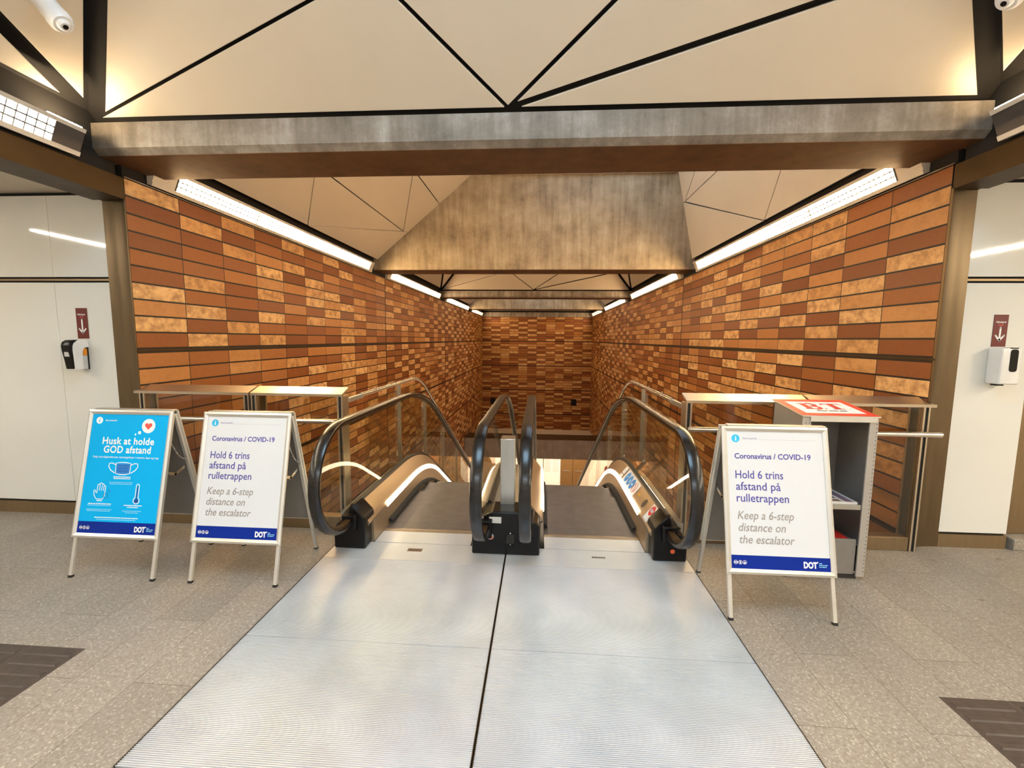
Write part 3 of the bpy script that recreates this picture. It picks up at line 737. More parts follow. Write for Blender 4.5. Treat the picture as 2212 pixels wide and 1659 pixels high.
def balustrade_glass(x):
    """glass blade following the handrail loop at the front, deck line below"""
    top = []; bot = []
    cy, cz, r = 3.03, 0.63, 0.385
    for i in range(15):
        a = math.radians(250)-math.radians(160)*i/14
        top.append((cy+r*math.cos(a), cz+r*math.sin(a))); 
    ys = [max(2.9, p[0]) for p in top]
    for p, yy in zip(top, ys): bot.append((max(yy, 2.95), 0.30 if p[1] > 0.30 else p[1]+0.01))
    for y, z, ny, nz in curve(3.3, LEND, 14, 1): top.append((y+ny*1.012, z+nz*1.012)); bot.append((y+ny*0.28, z+nz*0.28))
    b = MB(); t = 0.006
    b.loft([[(x-t, *p), (x+t, *p), (x+t, *q), (x-t, *q)] for p, q in zip(top, bot)])
    return b
def escalator(xe, label, outer, stickers):
    root = thing('escalator', label, 'escalator', (xe, 3.3, 0), 'escalators going down')
    # steps
    y = 3.27; i = 0
    while y < 16.6:
        z = step_z(y+0.36) if i > 0 else 0.0
        zn = step_z(y+0.76)
        ya = 3.515 if i == 0 else y
        b = MB(); b.box(xe-0.392, xe+0.392, ya, y+0.398, z-0.03, z-0.002)
        if z-zn > 0.004: b.box(xe-0.392, xe+0.392, y+0.385, y+0.398, zn-0.02, z-0.004)
        part(b, 'step', 'step_metal', root, smooth=False)
        y += 0.4; i += 1
    for s in (-1, 1):
        hx = xe+s*0.53; ys = 3.20 if s == outer else 3.365
        part(belt(hx), 'handrail', 'rubber', root)
        part(rail_guide(hx), 'handrail_guide', 'bronze_dark', root)
        part(balustrade_glass(hx), 'glass_balustrade', 'glass', root, smooth=False)
        # gasket along the foot of the glass
        sec = [(hx-0.022, 0.27), (hx+0.022, 0.27), (hx+0.022, 0.345), (hx-0.022, 0.345)]
        part(sweep(MB(), sec, ys), 'gasket', 'gasket', root, smooth=False)
        # inner deck sloping to the skirt edge
        a, c = hx-s*0.022, xe+s*0.405
        sec = [(a, 0.325), (c+s*0.006, 0.205), (c, 0.19), (c+s*0.008, 0.17), (a, 0.25)]
        if s > 0: sec = sec[::-1]
        dk = part(sweep(MB(), sec, ys), 'inner_deck', 'steel_gold', root, ang=25)
        sec = [(xe+s*0.402, 0.195), (xe+s*0.395, 0.0), (xe+s*0.395, -0.16), (xe+s*0.425, -0.16), (xe+s*0.425, 0.18)]
        part(sweep(MB(), sec, 3.275 if s == outer else 3.365), 'skirt_panel', 'steel_gold', root, ang=25)
        sec = [(xe+s*0.396, 0.055), (xe+s*0.366, 0.040), (xe+s*0.362, 0.018), (xe+s*0.396, 0.018)]
        part(sweep(MB(), sec, 3.62), 'skirt_brush', 'brush', root, smooth=False)
        sec = [(xe+s*0.404, 0.168), (xe+s*0.397, 0.168), (xe+s*0.392, 0.185), (xe+s*0.395, 0.205), (xe+s*0.404, 0.215), (xe+s*0.414, 0.216), (xe+s*0.414, 0.185)]
        part(sweep(MB(), sec, 3.60), 'led_strip', 'lamp_led', root)
        # outer deck and cladding
        a, c = hx+s*0.022, xe+s*0.683
        sec = [(a, 0.27), (c, 0.235), (c, -0.95), (c-s*0.02, -0.95), (c-s*0.02, 0.20), (a, 0.235)]
        part(sweep(MB(), sec, ys+0.1), 'outer_deck', 'steel_grey', root, ang=25)
        if s == outer:
            # black end cap of the outer balustrade
            prof = [(0.665, 0.005), (0.668, 0.17), (0.640, 0.205), (0.565, 0.225), (0.54, 0.335), (0.51, 0.352), (0.425, 0.262), (0.418, 0.24), (0.418, 0.005)]
            b = MB(); b.loft([[(xe+s*x, 3.14, z) for x, z in prof], [(xe+s*x, 3.34, z) for x, z in prof]])
            cap = part(b, 'newel_cap', 'black_plastic', root, bevel=0.012)
            b = MB(); b.loft([[(hx+q*0.055, 3.10, z) for q, z in ((-1, 0.17), (1, 0.17), (1, 0.285), (-1, 0.285))], [(hx+q*0.062, 3.30, z) for q, z in ((-1, 0.13), (1, 0.13), (1, 0.31), (-1, 0.31))]])
            part(b, 'handrail_inlet', 'black_plastic', cap, bevel=0.01)
            if s > 0:
                f = Flat(); f.disc(xe+s*0.56, 0.085, 0.017); f.build('button', 'orange_button', cap, lambda u, v, n: (u-xe, 3.139-n-3.3, v))
    # stickers on the right deck
    if stickers:
        s = 1; hx = xe+s*0.53; a, c = hx-s*0.022, xe+s*0.411
        def dm(u, v, n):   # u across the deck from the glass side, v = y
            t = u; x = a+(c-a)*t; z = 0.325+(0.205-0.325)*t
            return (x-xe+(-0.76)*n, v-3.3, z+0.65*n)
        def sk(name, mt, fl, n=0.0012): return fl.build(name, mt, root, dm, n)
        st = sk('safety_sticker', 'poster_white', Flat().rect(0.06, 3.92, 0.92, 4.42))
        f = Flat()
        for y_ in (4.33, 4.22, 4.11): f.disc(0.5, y_, 0.36, 0.05)
        f.build('pictogram', 'ink_blue', st, dm, 0.002)
        f = Flat(); f.stroke([(0.4, 4.31), (0.55, 4.35)], 0.02); f.rect(0.40, 4.195, 0.62, 4.215); f.rect(0.45, 4.09, 0.58, 4.13); f.build('pictogram', 'ink_pale', st, dm, 0.0028)
        f = Flat(); f.ring(0.5, 4.01, 0.34, 0.012, ry=0.043); f.stroke([(0.28, 4.03), (0.72, 3.99)], 0.012); f.build('pictogram', 'ink_stop', st, dm, 0.002)
        sk('sticker', 'poster_white', Flat().rect(0.1, 4.46, 0.62, 4.55)); sk('sticker', 'poster_white', Flat().rect(0.68, 4.46, 0.9, 4.55))
        sk('warning_mark', 'yellow_mark', Flat().poly([(0.35, 3.80), (0.60, 3.80), (0.47, 3.87)]))
        sk('deck_recess', 'ink_dark', Flat().disc(0.5, 3.62, 0.27, 0.035))
        st = sk('stop_sticker', 'poster_white', Flat().rect(0.04, 3.36, 0.98, 3.47))
        Flat().disc(0.36, 3.415, 0.29, 0.044).build('stop_disc', 'ink_stop', st, dm, 0.002)
        Flat().rect(0.28, 3.39, 0.46, 3.402).rect(0.28, 3.41, 0.46, 3.42).rect(0.28, 3.43, 0.46, 3.44).build('lettering', 'ink_pale', st, dm, 0.0028)
    return root
XE1, XE2 = -0.927, 0.446
escalator(XE1, 'left escalator descending beside the left tile wall, glass sides and lit skirt', -1, False)
escalator(XE2, 'right escalator descending, its right deck carrying blue and red safety stickers', 1, True)
# centre pedestal between the two escalators
xp = XC
r = thing('escalator_pedestal', 'black pedestal block between the two escalators holding a grey steel post', 'pedestal', (xp, 3.14, 0))
prof = [(-0.262, 0.005), (-0.262, 0.235), (-0.235, 0.262), (-0.15, 0.325), (-0.10, 0.345), (0.10, 0.345), (0.15, 0.325), (0.235, 0.262), (0.258, 0.235), (0.258, 0.005)]
b = MB(); b.loft([[(xp+x, 3.14, z) for x, z in prof], [(xp+x, 3.36, z) for x, z in prof]])
body = part(b, 'housing', 'black_plastic', r, bevel=0.012)
for hx in (XE1+0.53, XE2-0.53):
    b = MB(); b.loft([[(hx+q*0.050, 3.09, z) for q, z in ((-1, 0.15), (1, 0.15), (1, 0.285), (-1, 0.285))], [(hx+q*0.058, 3.30, z) for q, z in ((-1, 0.13), (1, 0.13), (1, 0.31), (-1, 0.31))]])
    part(b, 'handrail_inlet', 'black_plastic', r, bevel=0.01)
fm = lambda u, v, n: (u, -0.001-n, v)
Flat().rect(-0.128, 0.255, -0.035, 0.305).build('sticker', 'label_grey', body, fm)
Flat().disc(-0.118, 0.150, 0.026).build('button', 'label_grey', body, fm)
f = Flat(); f.poly([(-0.118+0.022*math.cos(math.pi+math.pi*k/12), 0.150+0.022*math.sin(math.pi+math.pi*k/12)) for k in range(13)]); f.build('button_mark', 'orange_button', body, fm, 0.0014)
part(MB().box(xp+0.005, xp+0.065, 3.134, 3.142, 0.098, 0.168), 'cover_plate', 'gasket', r, bevel=0.003)
f = Flat(); f.disc(0.035, 0.178, 0.005); f.disc(0.035, 0.088, 0.004); f.build('screw', 'steel_bright', body, fm)
b = MB().box(xp-0.058, xp+0.056, 3.30, 3.42, 0.30, 0.872); part(b, 'post', 'steel_grey', r, bevel=0.006)
b = MB().box(xp-0.058, xp+0.056, 3.296, 3.424, 0.862, 0.874); part(b, 'post_cap', 'steel_bright', r, bevel=0.003)

# ------------------------------------------------------------------ landing plates
def landing(x0, x1, label, badge_x, badge_mat, xe):
    root = thing('landing_plate', label, 'floor plate', ((x0+x1)/2, (YP0+YP1)/2, 0), 'escalator landing plates')
    def ribs(ya, yb_):
        n = int((yb_-ya)/0.0085); pr = []
        for i in range(n):
            y = ya+(yb_-ya)*i/n; w = (yb_-ya)/n
            pr += [(y, -0.0018), (y+w*0.12, 0.003), (y+w*0.54, 0.003), (y+w*0.66, -0.0018)]
        pr += [(yb_, -0.0018), (yb_, -0.03), (ya, -0.03)]
        return MB().loft([[(x0, y, z) for y, z in pr], [(x1, y, z) for y, z in pr]])
    for ya, yb_ in ((YP0, 2.134), (2.138, 3.0)):
        part(ribs(ya, yb_), 'ribbed_panel', 'plate_alu', root, smooth=False)
    part(MB().box(x0, x1, 3.002, 3.266, -0.03, 0.003), 'smooth_panel', 'plate_smooth', root, bevel=0.001)
    cp = part(MB().box(xe-0.392, xe+0.392, 3.272, 3.47, -0.03, 0.004), 'comb_plate', 'plate_smooth', root, bevel=0.001)
    pr = [(3.47, -0.03), (3.47, 0.004), (3.50, 0.006), (3.535, 0.0015), (3.535, -0.03)]
    part(MB().loft([[(xe-0.392, y, z) for y, z in pr], [(xe+0.392, y, z) for y, z in pr]]), 'comb_teeth', 'comb_metal', root, smooth=False)
    f = Flat(); f.rect(badge_x-0.058, 3.135, badge_x+0.058, 3.185)
    bd = f.build('name_badge', badge_mat, root, lambda u, v, n: (u-(x0+x1)/2, v-(YP0+YP1)/2, 0.003+n))
    f = Flat(); f.blur(badge_x-0.05, badge_x+0.05, 3.158, 0.02)
    f.build('lettering', 'ink_dark', bd, lambda u, v, n: (u-(x0+x1)/2, v-(YP0+YP1)/2, 0.0036+n))
    for a in (x0-0.001, x1-0.003): part(MB().box(a, a+0.004, YP0, 3.27, -0.02, 0.004), 'edge_strip', 'bronze_dark', root, smooth=False)
    return root
landing(XFL, XC-0.003, 'left ribbed aluminium landing plate before the left escalator', -0.955, 'badge_brown', XE1)
landing(XC+0.003, XFR, 'right ribbed aluminium landing plate before the right escalator', 0.465, 'label_grey', XE2)

# ------------------------------------------------------------------ tactile paving
def tactile(x0, x1, y0, y1, seam, label):
    root = thing('tactile_paving', label, 'paving', ((x0+x1)/2, (y0+y1)/2, 0), 'dark ribbed tactile paving')
    b = MB(); xs = sorted([x0, x1]+[s for s in seam if x0 < s < x1]); 
    for a, c in zip(xs[:-1], xs[1:]): b.box(a+0.0015, c-0.0015, y0, y1, 0.0002, 0.0012)
    part(b, 'slab', 'tactile_stone', root, smooth=False)
    rb = MB()
    for a, c in zip(xs[:-1], xs[1:]):
        y = y1-0.03
        while y > y0+0.02:
            m_ = 0.022
            rb.hexa([(a+m_, y-0.034, 0.001), (c-m_, y-0.034, 0.001), (c-m_, y, 0.001), (a+m_, y, 0.001), (a+m_+0.006, y-0.028, 0.006), (c-m_-0.006, y-0.028, 0.006), (c-m_-0.006, y-0.006, 0.006), (a+m_+0.006, y-0.006, 0.006)])
            y -= 0.066
    part(rb, 'ribs', 'tactile_stone', root, smooth=False)
tactile(-3.58, -2.375, 1.37, 1.97, [-2.68, -2.98, -3.28], 'dark brown ribbed paving patch in the floor left of the plates')
tactile(1.885, 2.79, 1.37, 1.985, [2.187, 2.489], 'dark brown ribbed paving patch in the floor right of the plates')

# ------------------------------------------------------------------ glass parapets
def parapet(x0, x1, end_left, end_right, label):
    root = thing('glass_parapet', label, 'parapet', ((x0+x1)/2, 3.5, 0), 'steel framed glass parapets at the pit edge')
    yf, yb_ = 3.462, 3.585
    a0, a1 = max(x0, -3.448), min(x1, 2.988)
    P8 = [(x0, yf), (x1, yf), (x1 if x1 == a1 else a1+0.012, 3.484), (a1, 3.488), (a1, yb_), (a0, yb_), (a0, 3.488), (x0 if x0 == a0 else a0-0.012, 3.484)]
    zt = lambda y: 1.180+(y-yf)*0.37
    part(MB().loft([[(x, y, zt(y)-0.022) for x, y in P8], [(x, y, zt(y)) for x, y in P8]]), 'top_slab', 'steel', root, smooth=False)
    for x, e in ((a0, end_left), (a1, end_right)):
        s = 1 if x == a0 else -1
        for p0, p1 in ((0.0, 0.012), (0.034, 0.048)):
            part(MB().box(min(x+s*p0, x+s*p1), max(x+s*p0, x+s*p1), yf+0.002, yf+0.04, 0.0, 1.158), 'post', 'steel', root, smooth=False)
        part(MB().box(min(x+s*0.013, x+s*0.033), max(x+s*0.013, x+s*0.033), yf+0.012, yf+0.04, 0.0, 1.158), 'gasket', 'gasket', root, smooth=False)
        part(MB().box(min(x+s*0.0, x+s*0.012), max(x+s*0.0, x+s*0.012), yf+0.042 if e else 3.49, yb_-0.005, 0.0, 1.158), 'side_panel', 'steel', root, smooth=False)
        part(MB().box(min(x+s*0.013, x+s*0.07), max(x+s*0.013, x+s*0.07), yb_-0.03, yb_-0.01, 0.0, 1.158), 'rear_post', 'steel', root, smooth=False)
    part(MB().box(a0+0.05, a1-0.05, yf+0.018, yf+0.030, 0.11, 1.158), 'glass_pane', 'glass_bar', root, smooth=False)
    part(MB().box(a0+0.05, a1-0.05, yf+0.01, yf+0.10, 0.0, 0.112), 'kick_plate', 'bronze', root, bevel=0.006)
    return root
parapet(-3.492, -2.462, False, False, 'glass parapet left behind the cyan sign, against the column')
parapet(-2.444, -1.645, False, True, 'glass parapet behind the left white sign, beside left escalator')
parapet(1.160, 2.10, True, False, 'glass parapet beside the right escalator behind the right white sign')
parapet(2.118, 3.030, False, False, 'glass parapet behind the newspaper stand, against the right column')
for x0, x1, lab, ends in ((-3.45, -1.66, 'round steel grab rail along the left parapets behind the signs', (-3.2, -1.78)), (1.16, 3.035, 'round steel grab rail along the right parapets behind the newspaper stand', (1.3, 2.9))):
    r = thing('grab_rail', lab, 'rail', ((x0+x1)/2, 3.42, 0.957))
    part(MB().tube([(x0, 3.41, 0.957), (x1, 3.41, 0.957)], 0.021, 16), 'tube', 'steel_bright', r)
    for x in ends: part(MB().tube([(x, 3.41, 0.957), (x, 3.482, 0.957)], 0.009, 8), 'bracket', 'steel_bright', r)

# ------------------------------------------------------------------ curved glass barriers beside the escalators
def barrier(x, label, d):
    root = thing('glass_barrier', label, 'barrier', (x, 3.95, 0), 'curved rail barriers flanking the escalators')
    def top(h):
        out = []
        for y, z, ny, nz in curve(3.80, 9.0, 12, 1): out.append((x, y+0.92+ny*h*0.0+ny*h, z+nz*h))
        return out
    pts = [(x, 3.86, 1.125)]
    rr, yc = 1.3, 5.45
    for i in range(11):
        a = math.radians(30)*i/10; pts.append((x, yc+rr*math.sin(a), 1.125-rr+rr*math.cos(a)))
    y0, z0 = pts[-1][1], pts[-1][2]
    pts.append((x, y0+9*math.cos(math.radians(30)), z0-9*math.sin(math.radians(30))))
    part(MB().tube(pts, 0.021, 14), 'tube_rail', 'steel_bright', root)
    part(MB().box(x-0.008, x+0.008, 3.588, 3.90, 1.092, 1.135), 'end_bracket', 'steel_grey', root, bevel=0.004)
    for yy in (4.2, 4.7, 5.15, 5.5): part(MB().tube([(x, yy, 1.146), (x, yy, 1.158)], 0.008, 8), 'stud', 'steel_bright', root)
    gp = lambda y: 1.1 if y < 5.45 else 1.1-(y-5.6)*0.577
    gx = x-d*0.022
    for ya, yb_ in ((3.98, 4.62), (4.64, 5.60)):
        z0a, z1a = -0.15, 1.06
        part(MB().hexa([(gx-0.006, ya, 0.1-0.25), (gx-0.006, yb_, -0.15), (gx-0.006, yb_, min(1.06, gp(yb_)-0.05)), (gx-0.006, ya, 1.06), (gx+0.006, ya, -0.15), (gx+0.006, yb_, -0.15), (gx+0.006, yb_, min(1.06, gp(yb_)-0.05)), (gx+0.006, ya, 1.06)]), 'glass_pane', 'glass', root, smooth=False)
    for ya in (5.62, 6.75, 7.9, 9.0):
        yb_ = ya+1.1; za, zb_ = gp(ya)-0.05, gp(yb_)-0.05
        part(MB().hexa([(gx-0.006, ya, za-1.0), (gx-0.006, yb_, zb_-1.0), (gx-0.006, yb_, zb_), (gx-0.006, ya, za), (gx+0.006, ya, za-1.0), (gx+0.006, yb_, zb_-1.0), (gx+0.006, yb_, zb_), (gx+0.006, ya, za)]), 'glass_pane', 'glass', root, smooth=False)
    for yy, zz in ((4.93, 1.10), (6.05, 0.86), (7.2, 0.2), (8.4, -0.5)):
        part(MB().box(x-0.02, x+0.02, yy-0.006, yy+0.012, zz-0.95, zz).box(min(x, x-d*0.14), max(x, x-d*0.14), yy-0.006, yy+0.012, zz-0.95, zz-0.93), 'post', 'steel', root, smooth=False)
        for zc in (zz-0.2, zz-0.86):
            part(MB().tube([(gx-d*0.028, yy+0.05, zc), (gx+d*0.028, yy+0.05, zc)], 0.020, 12).box(min(x, x+d*0.02), max(x, x+d*0.02), yy, yy+0.05, zc-0.008, zc+0.008), 'glass_clamp', 'steel_bright', root)
    return root
barrier(-1.652, 'curved steel tube rail with glass panes on the left of the escalators', 1)
barrier(1.172, 'curved steel tube rail with glass panes on the right of the escalators', -1)

# ------------------------------------------------------------------ A-frame signs
WS, TH = 0.633, math.atan2(0.262, 1.122)
def a_sign(cx, cyf, label, artwork, base_mat):
    root = thing('a_frame_sign', label, 'sign', (cx, cyf+0.275, 0), 'silver A-frame pavement signs')
    D, L = 0.275, 1.152
    st, ct = math.sin(TH), math.cos(TH)
    def front(u, s, n): return (u, -D+s*st-n*ct, s*ct+n*st)
    def back(u, s, n): return (u, D-s*st+n*ct, s*ct+n*st)
    def slab(fn, u0, u1, s0, s1, n0, n1, mb=None):
        mb = mb or MB()
        return mb.hexa([fn(u0, s0, n0), fn(u1, s0, n0), fn(u1, s1, n0), fn(u0, s1, n0), fn(u0, s0, n1), fn(u1, s0, n1), fn(u1, s1, n1), fn(u0, s1, n1)])
    fw = 0.031; s0 = 0.270; h = WS/2
    for nm, fn in (('front', front), ('back', back)):
        for sg in (-1, 1):
            u = sg*(h-0.020)
            lg = slab(fn, u-0.012, u+0.012, 0.012, L-0.02, -0.020, -0.001).build('leg', 'sign_alu', root, bevel=0.003)
            slab(fn, u-0.013, u+0.013, 0.0, 0.016, -0.021, 0.0).build('foot_cap', 'gasket', lg, smooth=False)
        # mitred snap frame
        mb = MB(); O = [(-h, s0), (h, s0), (h, L), (-h, L)]; I = [(-h+fw, s0+fw), (h-fw, s0+fw), (h-fw, L-fw), (-h+fw, L-fw)]
        M_ = [(-h+fw*0.45, s0+fw*0.45), (h-fw*0.45, s0+fw*0.45), (h-fw*0.45, L-fw*0.45), (-h+fw*0.45, L-fw*0.45)]
        for i in range(4):
            j = (i+1) % 4
            ring = lambda k_: [fn(*O[k_], 0.0), fn(*O[k_], 0.010), fn(*M_[k_], 0.016), fn(*I[k_], 0.007), fn(*I[k_], 0.0)]
            mb.loft([ring(i), ring(j)])
        mb.build('frame', 'sign_alu', root, smooth=False)
        slab(fn, -h+0.01, h-0.01, s0+0.01, L-0.01, -0.004, 0.002).build('back_board', 'grey_paint', root, smooth=False)
    pu = h-fw
    pm = lambda u, v, n: front(u-pu, L-fw+v, 0.0035+n)      # u from the left edge, v downwards negative
    PW, PH = 2*pu, L-2*fw-s0
    ps = MB().hexa([pm(0.0, -PH, -0.001), pm(PW, -PH, -0.001), pm(PW, 0, -0.001), pm(0, 0, -0.001), pm(0, -PH, 0), pm(PW, -PH, 0), pm(PW, 0, 0), pm(0, 0, 0)]).build('poster', base_mat, root, smooth=False)
    Flat().rect(0, -PH, PW, -PH+0.078).build('poster_band', 'poster_blue', ps, pm, 0.0005)
    f = Flat(); vb = -PH+0.036
    for q in range(3): f.ring(0.026+q*0.026, vb, 0.0105, 0.0022, 20)
    f.rect(0.017, vb-0.003, 0.035, vb+0.003); f.rect(0.049, vb-0.007, 0.055, vb+0.007); f.poly([(0.070, vb-0.006), (0.086, vb-0.006), (0.078, vb+0.006)])
    f.text('DOT', 0.418, vb-0.018, 0.033, bold=0.05, width=0.078); f.disc(0.4985, vb+0.016, 0.0035)
    f.build('lettering', 'ink_white', ps, pm, 0.0011)
    f = Flat()
    for q in range(3): f.blur(0.506, 0.506+(0.018, 0.048, 0.042)[q], vb+0.010-q*0.010, 0.0045)
    f.build('lettering', 'ink_pale', ps, pm, 0.0011)
    artwork(ps, pm, PW)
    # hinge cap, stay arms, chain
    b = MB(); b.box(-h+0.04, h-0.005, -0.022, 0.022, L*ct-0.002, L*ct+0.010); b.build('hinge_rail', 'steel_grey', root, bevel=0.003)
    for sg in (-1, 1):
        u = sg*(h-0.04); p, q = Vector(front(u, 0.72, -0.01)), Vector(back(u, 0.72, -0.01))
        MB().bar(p, p.lerp(q, 0.55)+Vector((0, 0, -0.045)), 0.004, 0.02).bar(q, p.lerp(q, 0.45)+Vector((0, 0, -0.045)), 0.004, 0.02).build('stay_arm', 'steel_bright', root, smooth=False)
    p, q = Vector(front(h-0.012, 0.94, -0.01)), Vector(back(h-0.012, 0.78, -0.01)); b = MB()
    for i in range(14):
        t0, t1 = i/14, (i+1)/14; sag = lambda t: Vector((0, 0, -0.05*4*t*(1-t)))
        b.tube([p.lerp(q, t0)+sag(t0), p.lerp(q, t1)+sag(t1)], 0.0028 if i % 2 else 0.0045, 6)
    b.build('chain', 'steel_bright', root)
    return root
def art_info(ps, pm, dot, ink):
    Flat().disc(0.053, -0.045, 0.0245).build('info_mark', dot, ps, pm, 0.0006)
    f = Flat(); f.disc(0.054, -0.0345, 0.0035, n=12); f.poly([(0.0505, -0.041), (0.057, -0.041), (0.057, -0.060), (0.0505, -0.060)]); f.build('lettering', ink, ps, pm, 0.0012)
def art_white(ps, pm, PW):
    art_info(ps, pm, 'ink_cyan', 'ink_white')
    f = Flat(); f.text('Serviceinfo', 0.095, -0.049, 0.0115, bold=0.01, width=0.088); f.rect(0.19, -0.0505, 0.53, -0.0497); f.build('lettering', 'ink_faint', ps, pm)
    f = Flat(); f.text('Coronavirus / COVID-19', 0.043, -0.168, 0.0315, bold=0.022, width=0.452)
    f.text('Hold 6 trins', 0.044, -0.288, 0.047, bold=0.008, width=0.283); f.text('afstand på', 0.045, -0.358, 0.047, bold=0.008, width=0.264); f.text('rulletrappen', 0.046, -0.428, 0.047, bold=0.008, width=0.308)
    f.build('lettering', 'ink_violet', ps, pm)
    f = Flat(); f.text('Keep a 6-step', 0.047, -0.531, 0.047, shear=0.2, bold=0.008, width=0.327); f.text('distance on', 0.047, -0.602, 0.047, shear=0.2, bold=0.008, width=0.276); f.text('the escalator', 0.048, -0.673, 0.047, shear=0.2, bold=0.008, width=0.322)
    f.build('lettering', 'ink_grey', ps, pm)
def art_cyan(ps, pm, PW):
    art_info(ps, pm, 'ink_white', 'poster_cyan')
    f = Flat(); f.text('Serviceinfo', 0.098, -0.049, 0.0115, bold=0.012, width=0.088)
    f.disc(0.427, -0.078, 0.050); f.disc(0.366, -0.126, 0.0115); f.disc(0.337, -0.139, 0.0062)
    f.text('Husk at holde', PW/2+0.005, -0.210, 0.047, spacing=1.06, bold=0.021, width=0.385, align='CENTER')
    f.text('GOD afstand', PW/2+0.005, -0.270, 0.047, spacing=1.06, bold=0.021, width=0.352, align='CENTER')
    f.text('Følg myndighedernes retningslinjer i metro, bus og tog', PW/2, -0.306, 0.0125, bold=0.006, width=0.488, align='CENTER')
    # face mask
    c = PW/2-0.008; v = -0.377
    f.stroke([(c-0.055, v+0.036), (c-0.02, v+0.041), (c+0.02, v+0.041), (c+0.055, v+0.036), (c+0.053, v-0.034), (c+0.02, v-0.042), (c-0.02, v-0.042), (c-0.053, v-0.034)], 0.0055, True)
    for sg in (-1, 1): f.stroke([(c+sg*0.056, v+0.024), (c+sg*0.085, v+0.036), (c+sg*0.106, v+0.032), (c+sg*0.108, v+0.012), (c+sg*0.092, v-0.012), (c+sg*0.060, v-0.032)], 0.0055)
    # hand
    hx, hv = 0.135, -0.545
    hand = [(-0.026, -0.045), (-0.045, -0.022), (-0.052, 0.012), (-0.045, 0.018), (-0.036, 0.0), (-0.028, -0.006), (-0.026, 0.052), (-0.018, 0.058), (-0.012, 0.052), (-0.010, 0.060), (-0.002, 0.066), (0.004, 0.060), (0.006, 0.056), (0.014, 0.060), (0.019, 0.052), (0.022, 0.046), (0.030, 0.046), (0.033, 0.038), (0.032, -0.018), (0.022, -0.045)]
    f.stroke([(hx+x, hv+y) for x, y in hand], 0.005, True)
    for x in (-0.010, 0.006, 0.020): f.stroke([(hx+x, hv+0.05), (hx+x, hv+0.012)], 0.004)
    f.stroke([(hx-0.022, hv-0.056), (hx+0.018, hv-0.056)], 0.006)
    # thermometer
    tx_, tv = 0.405, -0.552
    th = [(-0.011, -0.02), (-0.011, 0.062), (-0.006, 0.070), (0.006, 0.070), (0.011, 0.062), (0.011, -0.02), (0.022, -0.034), (0.020, -0.052), (0.008, -0.062), (-0.008, -0.062), (-0.020, -0.052), (-0.022, -0.034)]
    f.stroke([(tx_+x, tv+y) for x, y in th], 0.005, True)
    f.build('lettering', 'ink_white', ps, pm)
    f = Flat(); f.poly([(0.427+0.027*0.0625*16*math.sin(t)**3, -0.078+0.0017*(13*math.cos(t)-5*math.cos(2*t)-2*math.cos(3*t)-math.cos(4*t))) for t in [2*math.pi*k/40 for k in range(40)]])
    f.build('heart', 'ink_red', ps, pm, 0.0013)
    f = Flat(); f.poly([(c-0.05, v+0.032), (c+0.05, v+0.032), (c+0.048, v-0.031), (c+0.018, v-0.037), (c-0.018, v-0.037), (c-0.048, v-0.031)]); f.build('icon_fill', 'ink_blue', ps, pm, 0.0005)
    f = Flat()
    for q in range(3): f.stroke([(c-0.034, v+0.018-q*0.018), (c+0.034, v+0.018-q*0.018)], 0.0035)
    f.ring(0.176, -0.567, 0.016, 0.003, 20); f.ring(0.196, -0.535, 0.008, 0.0025, 16); f.disc(tx_, tv-0.043, 0.014, n=16); f.stroke([(tx_, tv-0.04), (tx_, tv+0.055)], 0.0075)
    f.build('icon_lines', 'ink_navy', ps, pm, 0.0009)
    f = Flat()
    for u0, u1, vv in ((0.215, 0.345, -0.436), (0.218, 0.342, -0.447), (0.055, 0.225, -0.622), (0.318, 0.452, -0.627), (0.345, 0.425, -0.639), (0.115, 0.435, -0.713)): f.blur(u0, u1, vv, 0.0055)
    f.build('lettering', 'ink_white', ps, pm, 0.0010)
    f = Flat()
    for u0, u1, vv in ((0.190, 0.365, -0.473), (0.193, 0.358, -0.484), (0.050, 0.222, -0.633), (0.045, 0.235, -0.660), (0.050, 0.225, -0.670), (0.312, 0.45, -0.665), (0.335, 0.43, -0.676), (0.13, 0.42, -0.726)): f.blur(u0, u1, vv, 0.0045)
    f.build('lettering', 'ink_pale', ps, pm, 0.0010)
a_sign(-2.895, 2.588, 'cyan poster on silver A-frame sign with heart bubble and face mask drawing', art_cyan, 'poster_cyan')
a_sign(-2.031, 2.588, 'white poster A-frame sign on the left, between the cyan sign and the escalator', art_white, 'poster_white')
a_sign(1.452, 2.478, 'white poster A-frame sign on the right, in front of the newspaper stand', art_white, 'poster_white')

